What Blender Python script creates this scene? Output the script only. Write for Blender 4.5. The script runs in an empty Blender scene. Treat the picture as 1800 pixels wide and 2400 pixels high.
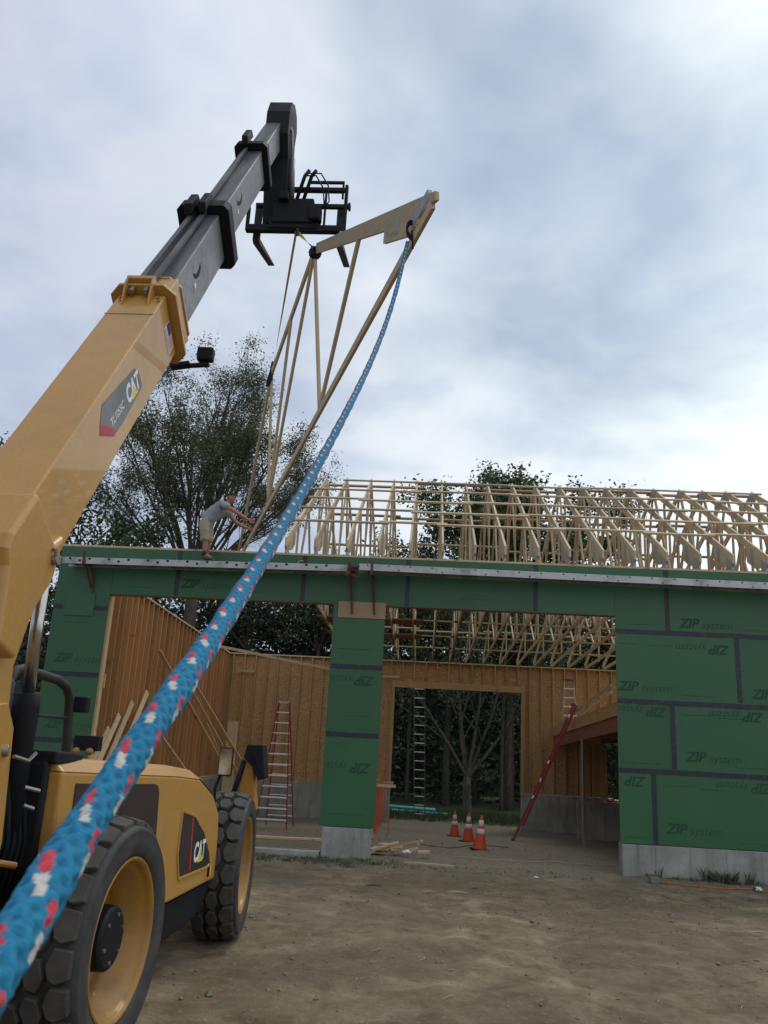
import bpy, bmesh, math, random
from mathutils import Vector, Matrix, noise
R = math.radians
V = Vector
random.seed(7)
S = bpy.context.scene
COL = S.collection

# ------------------------------------------------------------------ camera, sky, sun, exposure
def make_camera():
    p, r, y = R(15.53), R(3.0), R(-3.34)
    cp, sp, cy, sy = math.cos(p), math.sin(p), math.cos(y), math.sin(y)
    fwd = V((sy*cp, cy*cp, sp)); right = V((cy, -sy, 0)); up = right.cross(fwd)
    r2 = math.cos(r)*right + math.sin(r)*up
    u2 = -math.sin(r)*right + math.cos(r)*up
    cd = bpy.data.cameras.new('camera'); co = bpy.data.objects.new('camera', cd); COL.objects.link(co)
    m = Matrix((( r2.x, u2.x, -fwd.x), (r2.y, u2.y, -fwd.y), (r2.z, u2.z, -fwd.z))).to_4x4()
    m.translation = V((-3.513, -15.59, 1.97))
    co.matrix_world = m
    cd.sensor_fit = 'VERTICAL'; cd.sensor_height = 24.0; cd.sensor_width = 18.0
    cd.lens = 19.5; cd.clip_start = 0.05; cd.clip_end = 3000
    cd.dof.use_dof = True; cd.dof.focus_distance = 14.0; cd.dof.aperture_fstop = 9.0
    S.camera = co
make_camera()
S.render.resolution_x = 768; S.render.resolution_y = 1024
S.view_settings.view_transform = 'Standard'; S.view_settings.look = 'None'
S.view_settings.exposure = 0.0; S.view_settings.gamma = 1.0

SUN_EL, SUN_AZ = 58.0, 25.0      # azimuth clockwise from +Y (behind the building, a little to the right)
def make_world():
    w = bpy.data.worlds.new('World'); S.world = w; w.use_nodes = True
    nt = w.node_tree; nt.nodes.clear(); N = nt.nodes.new; L = nt.links.new
    out = N('ShaderNodeOutputWorld'); bg = N('ShaderNodeBackground'); bg.inputs['Strength'].default_value = 0.1
    sky = N('ShaderNodeTexSky'); sky.sky_type = 'NISHITA'; sky.sun_disc = False
    sky.sun_elevation = R(SUN_EL); sky.sun_rotation = R(SUN_AZ)
    tc = N('ShaderNodeTexCoord'); sep = N('ShaderNodeSeparateXYZ'); L(tc.outputs['Generated'], sep.inputs[0])
    def M(op, a, b=None):
        n = N('ShaderNodeMath'); n.operation = op
        for i, v in enumerate((a, b)):
            if v is None: continue
            if isinstance(v, (int, float)): n.inputs[i].default_value = v
            else: L(v, n.inputs[i])
        return n.outputs[0]
    zz = M('ADD', M('MAXIMUM', sep.outputs[2], 0.0), 0.22)
    cmb = N('ShaderNodeCombineXYZ'); L(M('DIVIDE', sep.outputs[0], zz), cmb.inputs[0]); L(M('DIVIDE', sep.outputs[1], zz), cmb.inputs[1])
    def NZ(scale, det, rough, dist=0.0, off=(0,0,0)):
        mp = N('ShaderNodeMapping'); mp.inputs['Location'].default_value = off; L(cmb.outputs[0], mp.inputs[0])
        n = N('ShaderNodeTexNoise'); n.inputs['Scale'].default_value = scale; n.inputs['Detail'].default_value = det
        n.inputs['Roughness'].default_value = rough; n.inputs['Distortion'].default_value = dist
        L(mp.outputs[0], n.inputs['Vector']); return n.outputs['Fac']
    def ramp(x, stops):
        r = N('ShaderNodeValToRGB'); L(x, r.inputs[0]); e = r.color_ramp.elements
        while len(e) < len(stops): e.new(0.5)
        for k, (p, c) in zip(e, stops): k.position = p; k.color = (c[0], c[1], c[2], 1)
        return r.outputs[0]
    def mix(f, a, b):
        m = N('ShaderNodeMix'); m.data_type = 'RGBA'
        if isinstance(f, (int, float)): m.inputs[0].default_value = f
        else: L(f, m.inputs[0])
        for i, v in ((6, a), (7, b)):
            if isinstance(v, tuple): m.inputs[i].default_value = (*v, 1)
            else: L(v, m.inputs[i])
        return m.outputs[2]
    # cloud sheet: pale tops, blue grey bases, thin bluer gaps
    big = NZ(0.9, 3, 0.5, 0.35, (3.1, 0.7, 0)); mid = NZ(2.2, 6, 0.52, 0.3, (1.2, 5.3, 0))
    f = M('ADD', M('MULTIPLY', big, 0.6), M('MULTIPLY', mid, 0.4))
    cl = ramp(f, [(0.38, (4.7, 5.5, 6.6)), (0.45, (6.4, 7.2, 8.0)), (0.52, (8.4, 9.0, 9.4)), (0.61, (9.6, 10.1, 10.4))])
    # brighter to the right (toward the veiled sun), duller blue to the left
    gx = N('ShaderNodeMapRange'); L(sep.outputs[0], gx.inputs[0])
    gx.inputs[1].default_value = -0.5; gx.inputs[2].default_value = 0.35; gx.inputs[3].default_value = 0.0; gx.inputs[4].default_value = 1.0
    tint = mix(gx.outputs[0], (0.70, 0.71, 0.81), (1.26, 1.26, 1.22))
    mm = N('ShaderNodeMix'); mm.data_type = 'RGBA'; mm.blend_type = 'MULTIPLY'; mm.inputs[0].default_value = 1.0
    L(cl, mm.inputs[6]); L(tint, mm.inputs[7])
    base = mix(0.90, sky.outputs[0], mm.outputs[2])
    # small darker cloud flecks low down
    low = NZ(3.6, 5, 0.5, 0.2, (7.3, 2.2, 0))
    lm = ramp(low, [(0.46, (1, 1, 1)), (0.62, (0.84, 0.87, 0.93))])
    m2 = N('ShaderNodeMix'); m2.data_type = 'RGBA'; m2.blend_type = 'MULTIPLY'; m2.inputs[0].default_value = 1.0
    L(base, m2.inputs[6]); L(lm, m2.inputs[7])
    L(m2.outputs[2], bg.inputs[0]); L(bg.outputs[0], out.inputs[0])
make_world()
sd = bpy.data.lights.new('sun', 'SUN'); sd.energy = 1.0; sd.angle = R(22); sd.color = (1.0, 0.96, 0.9)
so = bpy.data.objects.new('sun', sd); COL.objects.link(so)
sv = V((math.sin(R(SUN_AZ))*math.cos(R(SUN_EL)), math.cos(R(SUN_AZ))*math.cos(R(SUN_EL)), math.sin(R(SUN_EL))))
so.rotation_euler = sv.to_track_quat('Z', 'Y').to_euler(); so.location = (0, 0, 60)

# ------------------------------------------------------------------ materials
MATS = {}
class NT:
    def __init__(s, name):
        s.m = bpy.data.materials.new(name); s.m.use_nodes = True; s.t = s.m.node_tree
        s.b = s.t.nodes['Principled BSDF']; s.co = s.t.nodes.new('ShaderNodeTexCoord'); MATS[name] = s.m
    def n(s, ty, **k):
        x = s.t.nodes.new(ty)
        for a, v in k.items(): setattr(x, a, v)
        return x
    def put(s, x, sock):
        if isinstance(x, (int, float)): sock.default_value = x
        elif isinstance(x, tuple): sock.default_value = (*x, 1) if len(x) == 3 else x
        else: s.t.links.new(x, sock)
    def coord(s, scale=(1, 1, 1), rot=(0, 0, 0), kind='Object', jitter=False):
        mp = s.n('ShaderNodeMapping'); mp.inputs['Scale'].default_value = scale; mp.inputs['Rotation'].default_value = rot
        s.t.links.new(s.co.outputs[kind], mp.inputs[0])
        if jitter:
            oi = s.n('ShaderNodeObjectInfo'); a = s.n('ShaderNodeMath', operation='MULTIPLY'); a.inputs[1].default_value = 37.0
            s.t.links.new(oi.outputs['Random'], a.inputs[0]); s.t.links.new(a.outputs[0], mp.inputs['Location'])
        return mp.outputs[0]
    def noise(s, vec, scale, det=4, rough=0.55, dist=0.0):
        x = s.n('ShaderNodeTexNoise'); x.inputs['Scale'].default_value = scale; x.inputs['Detail'].default_value = det
        x.inputs['Roughness'].default_value = rough; x.inputs['Distortion'].default_value = dist
        s.t.links.new(vec, x.inputs['Vector']); return x.outputs['Fac']
    def ramp(s, x, stops):
        r = s.n('ShaderNodeValToRGB'); s.t.links.new(x, r.inputs[0]); e = r.color_ramp.elements
        while len(e) < len(stops): e.new(0.5)
        for k, (p, c) in zip(e, stops):
            k.position = p; k.color = (c, c, c, 1) if isinstance(c, (int, float)) else (*c, 1)
        return r.outputs[0]
    def mix(s, f, a, b, mode='MIX'):
        m = s.n('ShaderNodeMix', data_type='RGBA', blend_type=mode)
        s.put(f, m.inputs[0]); s.put(a, m.inputs[6]); s.put(b, m.inputs[7]); return m.outputs[2]
    def bump(s, h, strength=0.3, dist=0.01):
        b = s.n('ShaderNodeBump'); b.inputs['Strength'].default_value = strength; b.inputs['Distance'].default_value = dist
        s.t.links.new(h, b.inputs['Height']); s.t.links.new(b.outputs[0], s.b.inputs['Normal'])
    def fin(s, col, rough=0.6, metal=0.0, coat=0.0):
        s.put(col, s.b.inputs['Base Color']); s.put(rough, s.b.inputs['Roughness']); s.b.inputs['Metallic'].default_value = metal
        if coat: s.b.inputs['Coat Weight'].default_value = coat; s.b.inputs['Coat Roughness'].default_value = 0.04
        return s.m

def paint(name, col, rough=0.35, coat=0.0, dirt=(0.25, 0.2, 0.15), amt=0.25, metal=0.0):
    t = NT(name); c = t.coord(); g = t.noise(c, 3.0, 7, 0.65)
    f = t.ramp(g, [(0.48, 0.0), (0.8, amt)])
    fine = t.noise(c, 40, 3); v = t.ramp(fine, [(0.3, 0.93), (0.7, 1.05)])
    t.fin(t.mix(f, t.mix(1.0, col, v, 'MULTIPLY'), dirt), t.ramp(g, [(0.3, rough), (0.8, min(1, rough+0.3))]), metal, coat)
    return t.m

def wood(name, c1, c2, axis=2, rough=0.75):
    t = NT(name); sc = [9, 9, 9]; sc[axis] = 0.7
    c = t.coord(tuple(sc), jitter=True)
    g = t.noise(c, 2.4, 5, 0.6, 0.6); k = t.noise(t.coord((1, 1, 1), jitter=True), 4.0, 2, 0.5)
    oi = t.n('ShaderNodeObjectInfo')
    base = t.mix(g, c1, c2)
    base = t.mix(t.ramp(k, [(0.66, 0.0), (0.74, 0.6)]), base, tuple(x*0.35 for x in c1))
    val = t.ramp(oi.outputs['Random'], [(0.0, 0.78), (1.0, 1.14)])
    t.bump(g, 0.25, 0.004)
    return t.fin(t.mix(1.0, base, val, 'MULTIPLY'), rough)

pine_z = wood('pine_upright', (0.44, 0.325, 0.185), (0.60, 0.475, 0.305), 2)
pine_y = wood('pine_lengthwise', (0.44, 0.33, 0.19), (0.61, 0.495, 0.325), 1)
pine_x = wood('pine_crosswise', (0.42, 0.31, 0.18), (0.57, 0.44, 0.28), 0)
stud_m = wood('stud_timber', (0.38, 0.215, 0.092), (0.52, 0.33, 0.155), 2)
studred = wood('stud_timber_reddish', (0.40, 0.20, 0.082), (0.52, 0.295, 0.13), 2)
lvl_m = wood('laminated_red_timber', (0.22, 0.075, 0.04), (0.30, 0.12, 0.07), 1)
gray_board = wood('weathered_board', (0.30, 0.24, 0.17), (0.42, 0.35, 0.26), 0)
def m_osb(name, a, b, c3):
    t = NT(name); c = t.coord((1, 1, 1)); v = t.n('ShaderNodeTexVoronoi'); v.inputs['Scale'].default_value = 17
    mp = t.coord((1.0, 1.0, 2.4), (0.2, 0.1, 0.3)); t.t.links.new(mp, v.inputs['Vector'])
    sp = t.n('ShaderNodeSeparateColor'); t.t.links.new(v.outputs['Color'], sp.inputs[0])
    g = t.noise(c, 1.3, 5, 0.6)
    col = t.mix(t.ramp(g, [(0.35, 0.0), (0.7, 1.0)]), t.ramp(sp.outputs[0], [(0.0, a), (0.5, b), (1.0, c3)]), b)
    return t.fin(col, 0.8)
osb = m_osb('strand_board', (0.29, 0.16, 0.062), (0.44, 0.265, 0.11), (0.60, 0.40, 0.19))
osb_red = m_osb('strand_board_reddish', (0.36, 0.17, 0.065), (0.50, 0.265, 0.105), (0.60, 0.35, 0.15))
ply_m = wood('plywood_scrap', (0.33, 0.22, 0.12), (0.45, 0.32, 0.19), 0)
def m_zip():
    t = NT('green_sheathing'); c = t.coord(jitter=True); g = t.noise(c, 1.1, 6, 0.6); f = t.noise(c, 90, 2)
    oi = t.n('ShaderNodeObjectInfo')
    col = t.mix(t.ramp(g, [(0.3, 0.0), (0.75, 1.0)]), (0.019, 0.092, 0.036), (0.027, 0.112, 0.045))
    col = t.mix(t.ramp(f, [(0.64, 0.0), (0.74, 0.5)]), col, (0.05, 0.12, 0.07))
    col = t.mix(1.0, col, t.ramp(oi.outputs['Random'], [(0, 0.9), (1, 1.08)]), 'MULTIPLY')
    s = t.noise(t.coord((2.0, 1, 0.2), jitter=True), 2.5, 5, 0.6)
    col = t.mix(t.ramp(s, [(0.6, 0.0), (0.85, 0.35)]), col, (0.055, 0.095, 0.065))
    t.bump(f, 0.12, 0.002); return t.fin(col, 0.42)
zipm = m_zip()
zip_ink = paint('faded_black_print', (0.012, 0.060, 0.028), 0.6, amt=0.0)
zip_ink2 = paint('faint_grey_green_print', (0.017, 0.062, 0.032), 0.6, amt=0.0)
def m_tape():
    t = NT('black_seam_tape'); g = t.noise(t.coord((1, 1, 1)), 16, 4, 0.6)
    t.bump(g, 0.3, 0.004)
    return t.fin(t.ramp(g, [(0.45, (0.010, 0.012, 0.018)), (0.62, (0.020, 0.024, 0.036)), (0.74, (0.040, 0.040, 0.055))]), 0.45)
tape = m_tape()
def m_conc():
    t = NT('cast_concrete'); c = t.coord(); g = t.noise(c, 1.7, 8, 0.65); f = t.noise(c, 30, 4, 0.6)
    s = t.noise(t.coord((3.0, 3.0, 0.35)), 2.0, 5, 0.6)
    col = t.ramp(g, [(0.3, (0.21, 0.205, 0.185)), (0.55, (0.30, 0.295, 0.27)), (0.75, (0.39, 0.385, 0.355))])
    col = t.mix(t.ramp(s, [(0.5, 0.0), (0.75, 0.55)]), col, (0.08, 0.077, 0.068))
    col = t.mix(t.ramp(f, [(0.60, 0.0), (0.70, 0.5)]), col, (0.13, 0.13, 0.12))
    t.bump(f, 0.35, 0.004); return t.fin(col, 0.85)
conc = m_conc()
cat_y = paint('ochre_yellow_paint', (0.49, 0.25, 0.050), 0.38, 0.40, (0.30, 0.21, 0.12), 0.55)
rim_y = paint('wheel_rim_yellow', (0.33, 0.155, 0.020), 0.42, 0.2, (0.13, 0.10, 0.065), 1.0)
blk = paint('black_machine_paint', (0.009, 0.010, 0.014), 0.55, 0.0, (0.035, 0.032, 0.03), 0.4)
blk.node_tree.nodes['Principled BSDF'].inputs['Specular IOR Level'].default_value = 0.25
dark_fr = paint('dark_frame_steel', (0.022, 0.022, 0.024), 0.5, 0.0, (0.07, 0.06, 0.05), 0.5)
brown_glass = paint('dark_brown_mesh_panel', (0.035, 0.020, 0.016), 0.5, 0.0, (0.06, 0.04, 0.03), 0.3)
def m_boom():
    t = NT('grey_boom_steel'); c = t.coord((6, 1.2, 1.2)); g = t.noise(c, 1.6, 6, 0.7); w = t.noise(t.coord(), 9, 5, 0.7)
    col = t.ramp(g, [(0.3, (0.15, 0.155, 0.175)), (0.6, (0.225, 0.23, 0.25)), (0.8, (0.31, 0.31, 0.32))])
    col = t.mix(t.ramp(w, [(0.55, 0.0), (0.75, 0.6)]), col, (0.07, 0.07, 0.07))
    return t.fin(col, t.ramp(w, [(0.3, 0.32), (0.7, 0.6)]), 0.1)
boom_g = m_boom()
def m_greasy():
    t = NT('greasy_boom_top'); c = t.coord(); g = t.noise(t.coord((9, 1, 1)), 1.5, 6, 0.7); w = t.noise(c, 5, 6, 0.7)
    col = t.ramp(g, [(0.3, (0.04, 0.042, 0.05)), (0.55, (0.10, 0.102, 0.115)), (0.8, (0.20, 0.20, 0.195))])
    col = t.mix(t.ramp(w, [(0.5, 0.0), (0.75, 0.5)]), col, (0.13, 0.12, 0.09))
    return t.fin(col, 0.5, 0.2)
boom_top = m_greasy()
def m_rubber():
    t = NT('dusty_tyre_rubber'); c = t.coord(); g = t.noise(c, 5, 7, 0.7); f = t.noise(c, 60, 3)
    col = t.ramp(g, [(0.3, (0.020, 0.020, 0.021)), (0.55, (0.040, 0.039, 0.038)), (0.8, (0.10, 0.092, 0.078))])
    t.bump(f, 0.3, 0.003); return t.fin(col, 0.72)
rubber = m_rubber()
def m_tread():
    t = NT('dusty_tyre_tread'); c = t.coord(); g = t.noise(c, 7, 7, 0.7); f = t.noise(c, 70, 3)
    col = t.ramp(g, [(0.3, (0.035, 0.032, 0.029)), (0.6, (0.065, 0.060, 0.052)), (0.8, (0.12, 0.108, 0.09))])
    t.bump(f, 0.4, 0.004); return t.fin(col, 0.85)
tread_m = m_tread()
chrome = paint('chromed_rod', (0.55, 0.53, 0.50), 0.14, 0, (0.2, 0.15, 0.1), 0.2, 1.0)
steel = paint('bare_bolt_steel', (0.30, 0.28, 0.26), 0.4, 0, (0.15, 0.08, 0.04), 0.5, 0.8)
white_p = paint('white_lettering', (0.78, 0.78, 0.76), 0.4, amt=0.05)
red_p = paint('red_decal', (0.42, 0.03, 0.03), 0.4, amt=0.05)
yel_p = paint('yellow_decal', (0.80, 0.55, 0.03), 0.4, amt=0.05)
blk_p = paint('black_decal', (0.018, 0.020, 0.026), 0.28, 0.3, amt=0.05)
blue_p = paint('navy_decal', (0.03, 0.04, 0.16), 0.4, amt=0.05)
mirror_m = paint('mirror_glass', (0.45, 0.48, 0.50), 0.03, 0, amt=0.0, metal=1.0)
glass_m = paint('tinted_cab_glass', (0.02, 0.03, 0.03), 0.05, 0.5, amt=0.05)
alu = paint('scuffed_aluminium', (0.44, 0.45, 0.45), 0.42, 0, (0.07, 0.07, 0.065), 0.9, 0.55)
alu_d = paint('dull_aluminium_underside', (0.20, 0.20, 0.20), 0.6, 0, (0.10, 0.09, 0.08), 0.6, 0.3)
hole_m = paint('dark_rung_socket', (0.008, 0.008, 0.009), 0.9, amt=0)
redm = paint('red_bracket_paint', (0.12, 0.012, 0.016), 0.5, 0, (0.08, 0.03, 0.03), 0.5)
redfib = paint('red_fibreglass', (0.27, 0.022, 0.024), 0.55, 0, (0.12, 0.05, 0.05), 0.3)
bluefib = paint('blue_plastic_cap', (0.03, 0.05, 0.22), 0.5)
plate_m = paint('galvanised_nail_plate', (0.36, 0.39, 0.43), 0.5, 0, (0.25, 0.26, 0.28), 0.5, 0.35)
orange_m = paint('traffic_orange', (0.52, 0.062, 0.014), 0.5, 0, (0.3, 0.12, 0.06), 0.35)
reflect = paint('white_reflective_band', (0.60, 0.60, 0.58), 0.4, 0, (0.3, 0.28, 0.25), 0.5)
cord_m = paint('orange_cord_rubber', (0.55, 0.09, 0.02), 0.55)
teal_m = paint('pale_teal_pipe', (0.12, 0.52, 0.46), 0.4, 0, (0.2, 0.4, 0.35), 0.2)
strap_m = paint('yellow_webbing', (0.50, 0.40, 0.05), 0.8, 0, (0.2, 0.17, 0.06), 0.4)
navy_m = paint('navy_strap_wrap', (0.012, 0.014, 0.035), 0.85, 0, amt=0.1)
skin_m = paint('tanned_skin', (0.38, 0.165, 0.105), 0.55, 0, (0.42, 0.20, 0.14), 0.3)
hair_m = paint('short_dark_hair', (0.018, 0.012, 0.010), 0.8, amt=0)
def m_cloth(name, col, amp):
    t = NT(name); c = t.coord(); g = t.noise(c, 7, 5, 0.6, 0.5); f = t.noise(c, 180, 2)
    t.bump(t.mix(0.3, g, f), 0.6, amp)
    return t.fin(t.mix(g, tuple(x*0.85 for x in col), tuple(x*1.15 for x in col)), 0.9)
shirt_m = m_cloth('heather_grey_jersey', (0.30, 0.31, 0.35), 0.02)
short_m = m_cloth('khaki_cotton', (0.34, 0.31, 0.225), 0.02)
shoe_m = paint('brown_boot_leather', (0.10, 0.075, 0.055), 0.7)
sock_m = paint('black_sock', (0.015, 0.015, 0.018), 0.9)
bag_m = paint('red_and_white_plastic', (0.50, 0.03, 0.04), 0.4)
white_pl = paint('white_plastic', (0.70, 0.71, 0.72), 0.35)
def m_bark(name, a, b):
    t = NT(name); g = t.noise(t.coord((3, 3, 1)), 3.2, 6, 0.65)
    t.bump(g, 0.6, 0.03); return t.fin(t.ramp(g, [(0.35, a), (0.65, b)]), 0.9)
bark = m_bark('grey_brown_bark', (0.045, 0.036, 0.028), (0.10, 0.085, 0.066))
bark_pale = m_bark('pale_mottled_bark', (0.028, 0.026, 0.021), (0.105, 0.10, 0.085))
def m_leaf(name, a, b, tr=0.15):
    t = NT(name); g = t.noise(t.coord(), 0.55, 3, 0.6); f = t.noise(t.coord(), 9, 2)
    col = t.mix(t.mix(0.5, g, f), a, b)
    t.fin(col, 0.6)
    tl = t.n('ShaderNodeBsdfTranslucent'); t.put(col, tl.inputs[0]); mx = t.n('ShaderNodeMixShader'); mx.inputs[0].default_value = tr
    o = t.t.nodes['Material Output']
    t.t.links.new(t.b.outputs[0], mx.inputs[1]); t.t.links.new(tl.outputs[0], mx.inputs[2]); t.t.links.new(mx.outputs[0], o.inputs[0])
    return t.m
leaf_olive = m_leaf('olive_leaves', (0.050, 0.066, 0.027), (0.125, 0.140, 0.065))
leaf_dark = m_leaf('dark_green_leaves', (0.030, 0.058, 0.020), (0.075, 0.125, 0.042))
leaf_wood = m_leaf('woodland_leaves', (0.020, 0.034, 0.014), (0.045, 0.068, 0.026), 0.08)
grass_m = m_leaf('grass_blades', (0.040, 0.062, 0.020), (0.085, 0.10, 0.038))
def m_ground():
    t = NT('trodden_dirt'); c = t.coord(); big = t.noise(c, 0.45, 6, 0.6, 0.3); mid = t.noise(c, 2.4, 8, 0.68, 0.4)
    fine = t.noise(c, 26, 6, 0.7); grit = t.n('ShaderNodeTexVoronoi'); grit.inputs['Scale'].default_value = 34; t.t.links.new(c, grit.inputs['Vector'])
    col = t.ramp(mid, [(0.32, (0.078, 0.053, 0.028)), (0.45, (0.158, 0.115, 0.063)), (0.57, (0.222, 0.169, 0.100)), (0.72, (0.35, 0.28, 0.175))])
    col = t.mix(t.ramp(big, [(0.40, 0.75), (0.58, 0.0)]), col, (0.100, 0.075, 0.045))
    st = t.noise(t.coord((2.6, 0.22, 1), (0, 0, 0.12)), 1.0, 4, 0.6)     # faint dry streaks left by wheels
    col = t.mix(t.ramp(st, [(0.58, 0.0), (0.74, 0.22)]), col, (0.30, 0.245, 0.16))
    sp = t.n('ShaderNodeSeparateXYZ'); t.t.links.new(c, sp.inputs[0])
    # grey gravel on the building pad and behind it, dirt in the yard
    gm = t.n('ShaderNodeMapRange'); ad = t.n('ShaderNodeMath', operation='MULTIPLY_ADD'); ad.inputs[1].default_value = 1.4; t.put(mid, ad.inputs[0]); t.put(sp.outputs[1], ad.inputs[2])
    t.put(ad.outputs[0], gm.inputs[0]); gm.inputs[1].default_value = -1.2; gm.inputs[2].default_value = 0.8; gm.inputs[3].default_value = 0; gm.inputs[4].default_value = 0.75
    gcol = t.ramp(fine, [(0.3, (0.080, 0.068, 0.047)), (0.5, (0.150, 0.130, 0.093)), (0.72, (0.27, 0.24, 0.18))])
    col = t.mix(gm.outputs[0], col, gcol)
    sg = t.n('ShaderNodeSeparateColor'); t.t.links.new(grit.outputs['Color'], sg.inputs[0])
    f3 = t.ramp(sg.outputs[0], [(0.95, 0.0), (0.98, 0.4)]); col = t.mix(f3, col, (0.24, 0.215, 0.18))
    f4 = t.ramp(t.noise(c, 11, 5, 0.7), [(0.60, 0.0), (0.70, 0.6)]); col = t.mix(f4, col, (0.050, 0.038, 0.027))
    gr = t.n('ShaderNodeMapRange'); t.put(sp.outputs[1], gr.inputs[0]); gr.inputs[1].default_value = 15.2; gr.inputs[2].default_value = 16.4; gr.inputs[3].default_value = 0; gr.inputs[4].default_value = 1
    col = t.mix(gr.outputs[0], col, (0.055, 0.075, 0.025))
    h = t.mix(0.5, mid, fine); t.bump(h, 0.9, 0.045)
    return t.fin(col, 0.95)
ground_m = m_ground()
stone_m = paint('pebble_stone', (0.20, 0.172, 0.13), 0.85, 0, (0.12, 0.095, 0.065), 0.6)
straw_m = paint('dry_litter', (0.34, 0.27, 0.18), 0.9)

# ------------------------------------------------------------------ object helpers
def tag(o, label=None, cat=None, group=None, kind=None):
    if label: o['label'] = label
    if cat: o['category'] = cat
    if group: o['group'] = group
    if kind: o['kind'] = kind
    return o
def thing(name, label, cat, loc=(0, 0, 0), group=None, rot=None):
    o = bpy.data.objects.new(name, None); COL.objects.link(o); o.location = loc
    if rot: o.rotation_euler = rot
    o.empty_display_size = 0.2
    return tag(o, label, cat, group)
def link(name, me, parent=None, label=None, local=False):
    o = bpy.data.objects.new(name, me); COL.objects.link(o)
    if parent is not None:
        o.parent = parent
        if parent.type == 'EMPTY' and not local: o.matrix_parent_inverse = Matrix.Translation(-V(parent.location))
    if label: o['label'] = label
    return o
class MB:
    def __init__(s): s.v = []; s.f = []; s.mi = []
    def add(s, vs, fs, mi=0):
        o = len(s.v); s.v += [tuple(p) for p in vs]; s.f += [tuple(i+o for i in f) for f in fs]; s.mi += [mi]*len(fs); return s
    def box(s, a, b, mi=0):
        (x0, y0, z0), (x1, y1, z1) = tuple(map(min, zip(a, b))), tuple(map(max, zip(a, b)))
        vs = [(x0,y0,z0),(x1,y0,z0),(x1,y1,z0),(x0,y1,z0),(x0,y0,z1),(x1,y0,z1),(x1,y1,z1),(x0,y1,z1)]
        return s.add(vs, [(0,3,2,1),(4,5,6,7),(0,1,5,4),(1,2,6,5),(2,3,7,6),(3,0,4,7)], mi)
    def beam(s, p, q, w, h, up=(0, 0, 1), mi=0):
        """rectangular bar from p to q; w across, h along 'up'"""
        p, q, up = V(p), V(q), V(up); d = (q-p).normalized(); sd_ = d.cross(up)
        if sd_.length < 1e-5: sd_ = d.cross(V((1, 0, 0)))
        sd_.normalize(); u = sd_.cross(d).normalized(); a = sd_*w/2; b = u*h/2
        vs = [p-a-b, p+a-b, p+a+b, p-a+b, q-a-b, q+a-b, q+a+b, q-a+b]
        return s.add(vs, [(0,3,2,1),(4,5,6,7),(0,1,5,4),(1,2,6,5),(2,3,7,6),(3,0,4,7)], mi)
    def prism(s, A, B, mi=0):
        n = len(A); vs = list(A)+list(B)
        fs = [tuple(range(n))[::-1], tuple(range(n, 2*n))] + [(i, (i+1) % n, n+(i+1) % n, n+i) for i in range(n)]
        return s.add(vs, fs, mi)
    def tube(s, pts, rad, n=8, mi=0, cap=True):
        pts = [V(p) for p in pts]; k = len(pts); rad = rad if isinstance(rad, (list, tuple)) else [rad]*k
        vs = []; prev = None
        for i, p in enumerate(pts):
            d = (pts[min(i+1, k-1)]-pts[max(i-1, 0)]).normalized()
            if prev is None: a = d.orthogonal().normalized()
            else: a = (prev - d*prev.dot(d)).normalized()
            prev = a; b = d.cross(a)
            for j in range(n):
                t = 2*math.pi*j/n; vs.append(p + a*math.cos(t)*rad[i] + b*math.sin(t)*rad[i])
        fs = [(i*n+j, i*n+(j+1) % n, (i+1)*n+(j+1) % n, (i+1)*n+j) for i in range(k-1) for j in range(n)]
        if cap: fs += [tuple(range(n))[::-1], tuple(range((k-1)*n, k*n))]
        return s.add(vs, fs, mi)
    def lathe(s, prof, c, ax='X', n=40, mi=0):
        """prof: list of (offset along axis, radius)"""
        c = V(c); vs = []
        for (t, r) in prof:
            for j in range(n):
                a = 2*math.pi*j/n; y, z = r*math.cos(a), r*math.sin(a)
                vs.append(c + (V((t, y, z)) if ax == 'X' else V((y, t, z)) if ax == 'Y' else V((y, z, t))))
        k = len(prof)
        fs = [(i*n+j, i*n+(j+1) % n, (i+1)*n+(j+1) % n, (i+1)*n+j) for i in range(k-1) for j in range(n)]
        return s.add(vs, fs, mi)
    def mesh(s, name, mat, smooth=False):
        me = bpy.data.meshes.new(name); me.from_pydata(s.v, [], s.f)
        mats = mat if isinstance(mat, (list, tuple)) else [mat]
        for m in mats: me.materials.append(m)
        if len(mats) > 1: me.polygons.foreach_set('material_index', s.mi)
        bm = bmesh.new(); bm.from_mesh(me); bmesh.ops.recalc_face_normals(bm, faces=bm.faces); bm.to_mesh(me); bm.free()
        if smooth: me.polygons.foreach_set('use_smooth', [True]*len(me.polygons))
        me.update(); return me
    def build(s, name, mat, parent=None, label=None, bevel=0.0, smooth=False, local=False, seg=2):
        o = link(name, s.mesh(name, mat, smooth), parent, label, local)
        if bevel:
            m = o.modifiers.new('bevel', 'BEVEL'); m.width = bevel; m.segments = seg; m.limit_method = 'ANGLE'; m.angle_limit = R(35)
        if smooth and not bevel:
            pass
        return o
def text_mesh(txt, size, shear=0.0, off=0.0, extrude=0.0):
    c = bpy.data.curves.new('lettering', 'FONT'); c.body = txt; c.size = size; c.shear = shear; c.offset = off; c.extrude = extrude
    c.align_x = 'LEFT'; c.align_y = 'BOTTOM_BASELINE'
    o = bpy.data.objects.new('lettering', c); COL.objects.link(o); dg = bpy.context.evaluated_depsgraph_get()
    me = bpy.data.meshes.new_from_object(o.evaluated_get(dg)); bpy.data.objects.remove(o); bpy.data.curves.remove(c); return me
def copy_tree(o, parent=None):
    c = o.copy(); COL.objects.link(c)
    if parent is not None: c.parent = parent; c.matrix_parent_inverse = o.matrix_parent_inverse.copy()
    for ch in list(o.children): copy_tree(ch, c)
    return c

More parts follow.
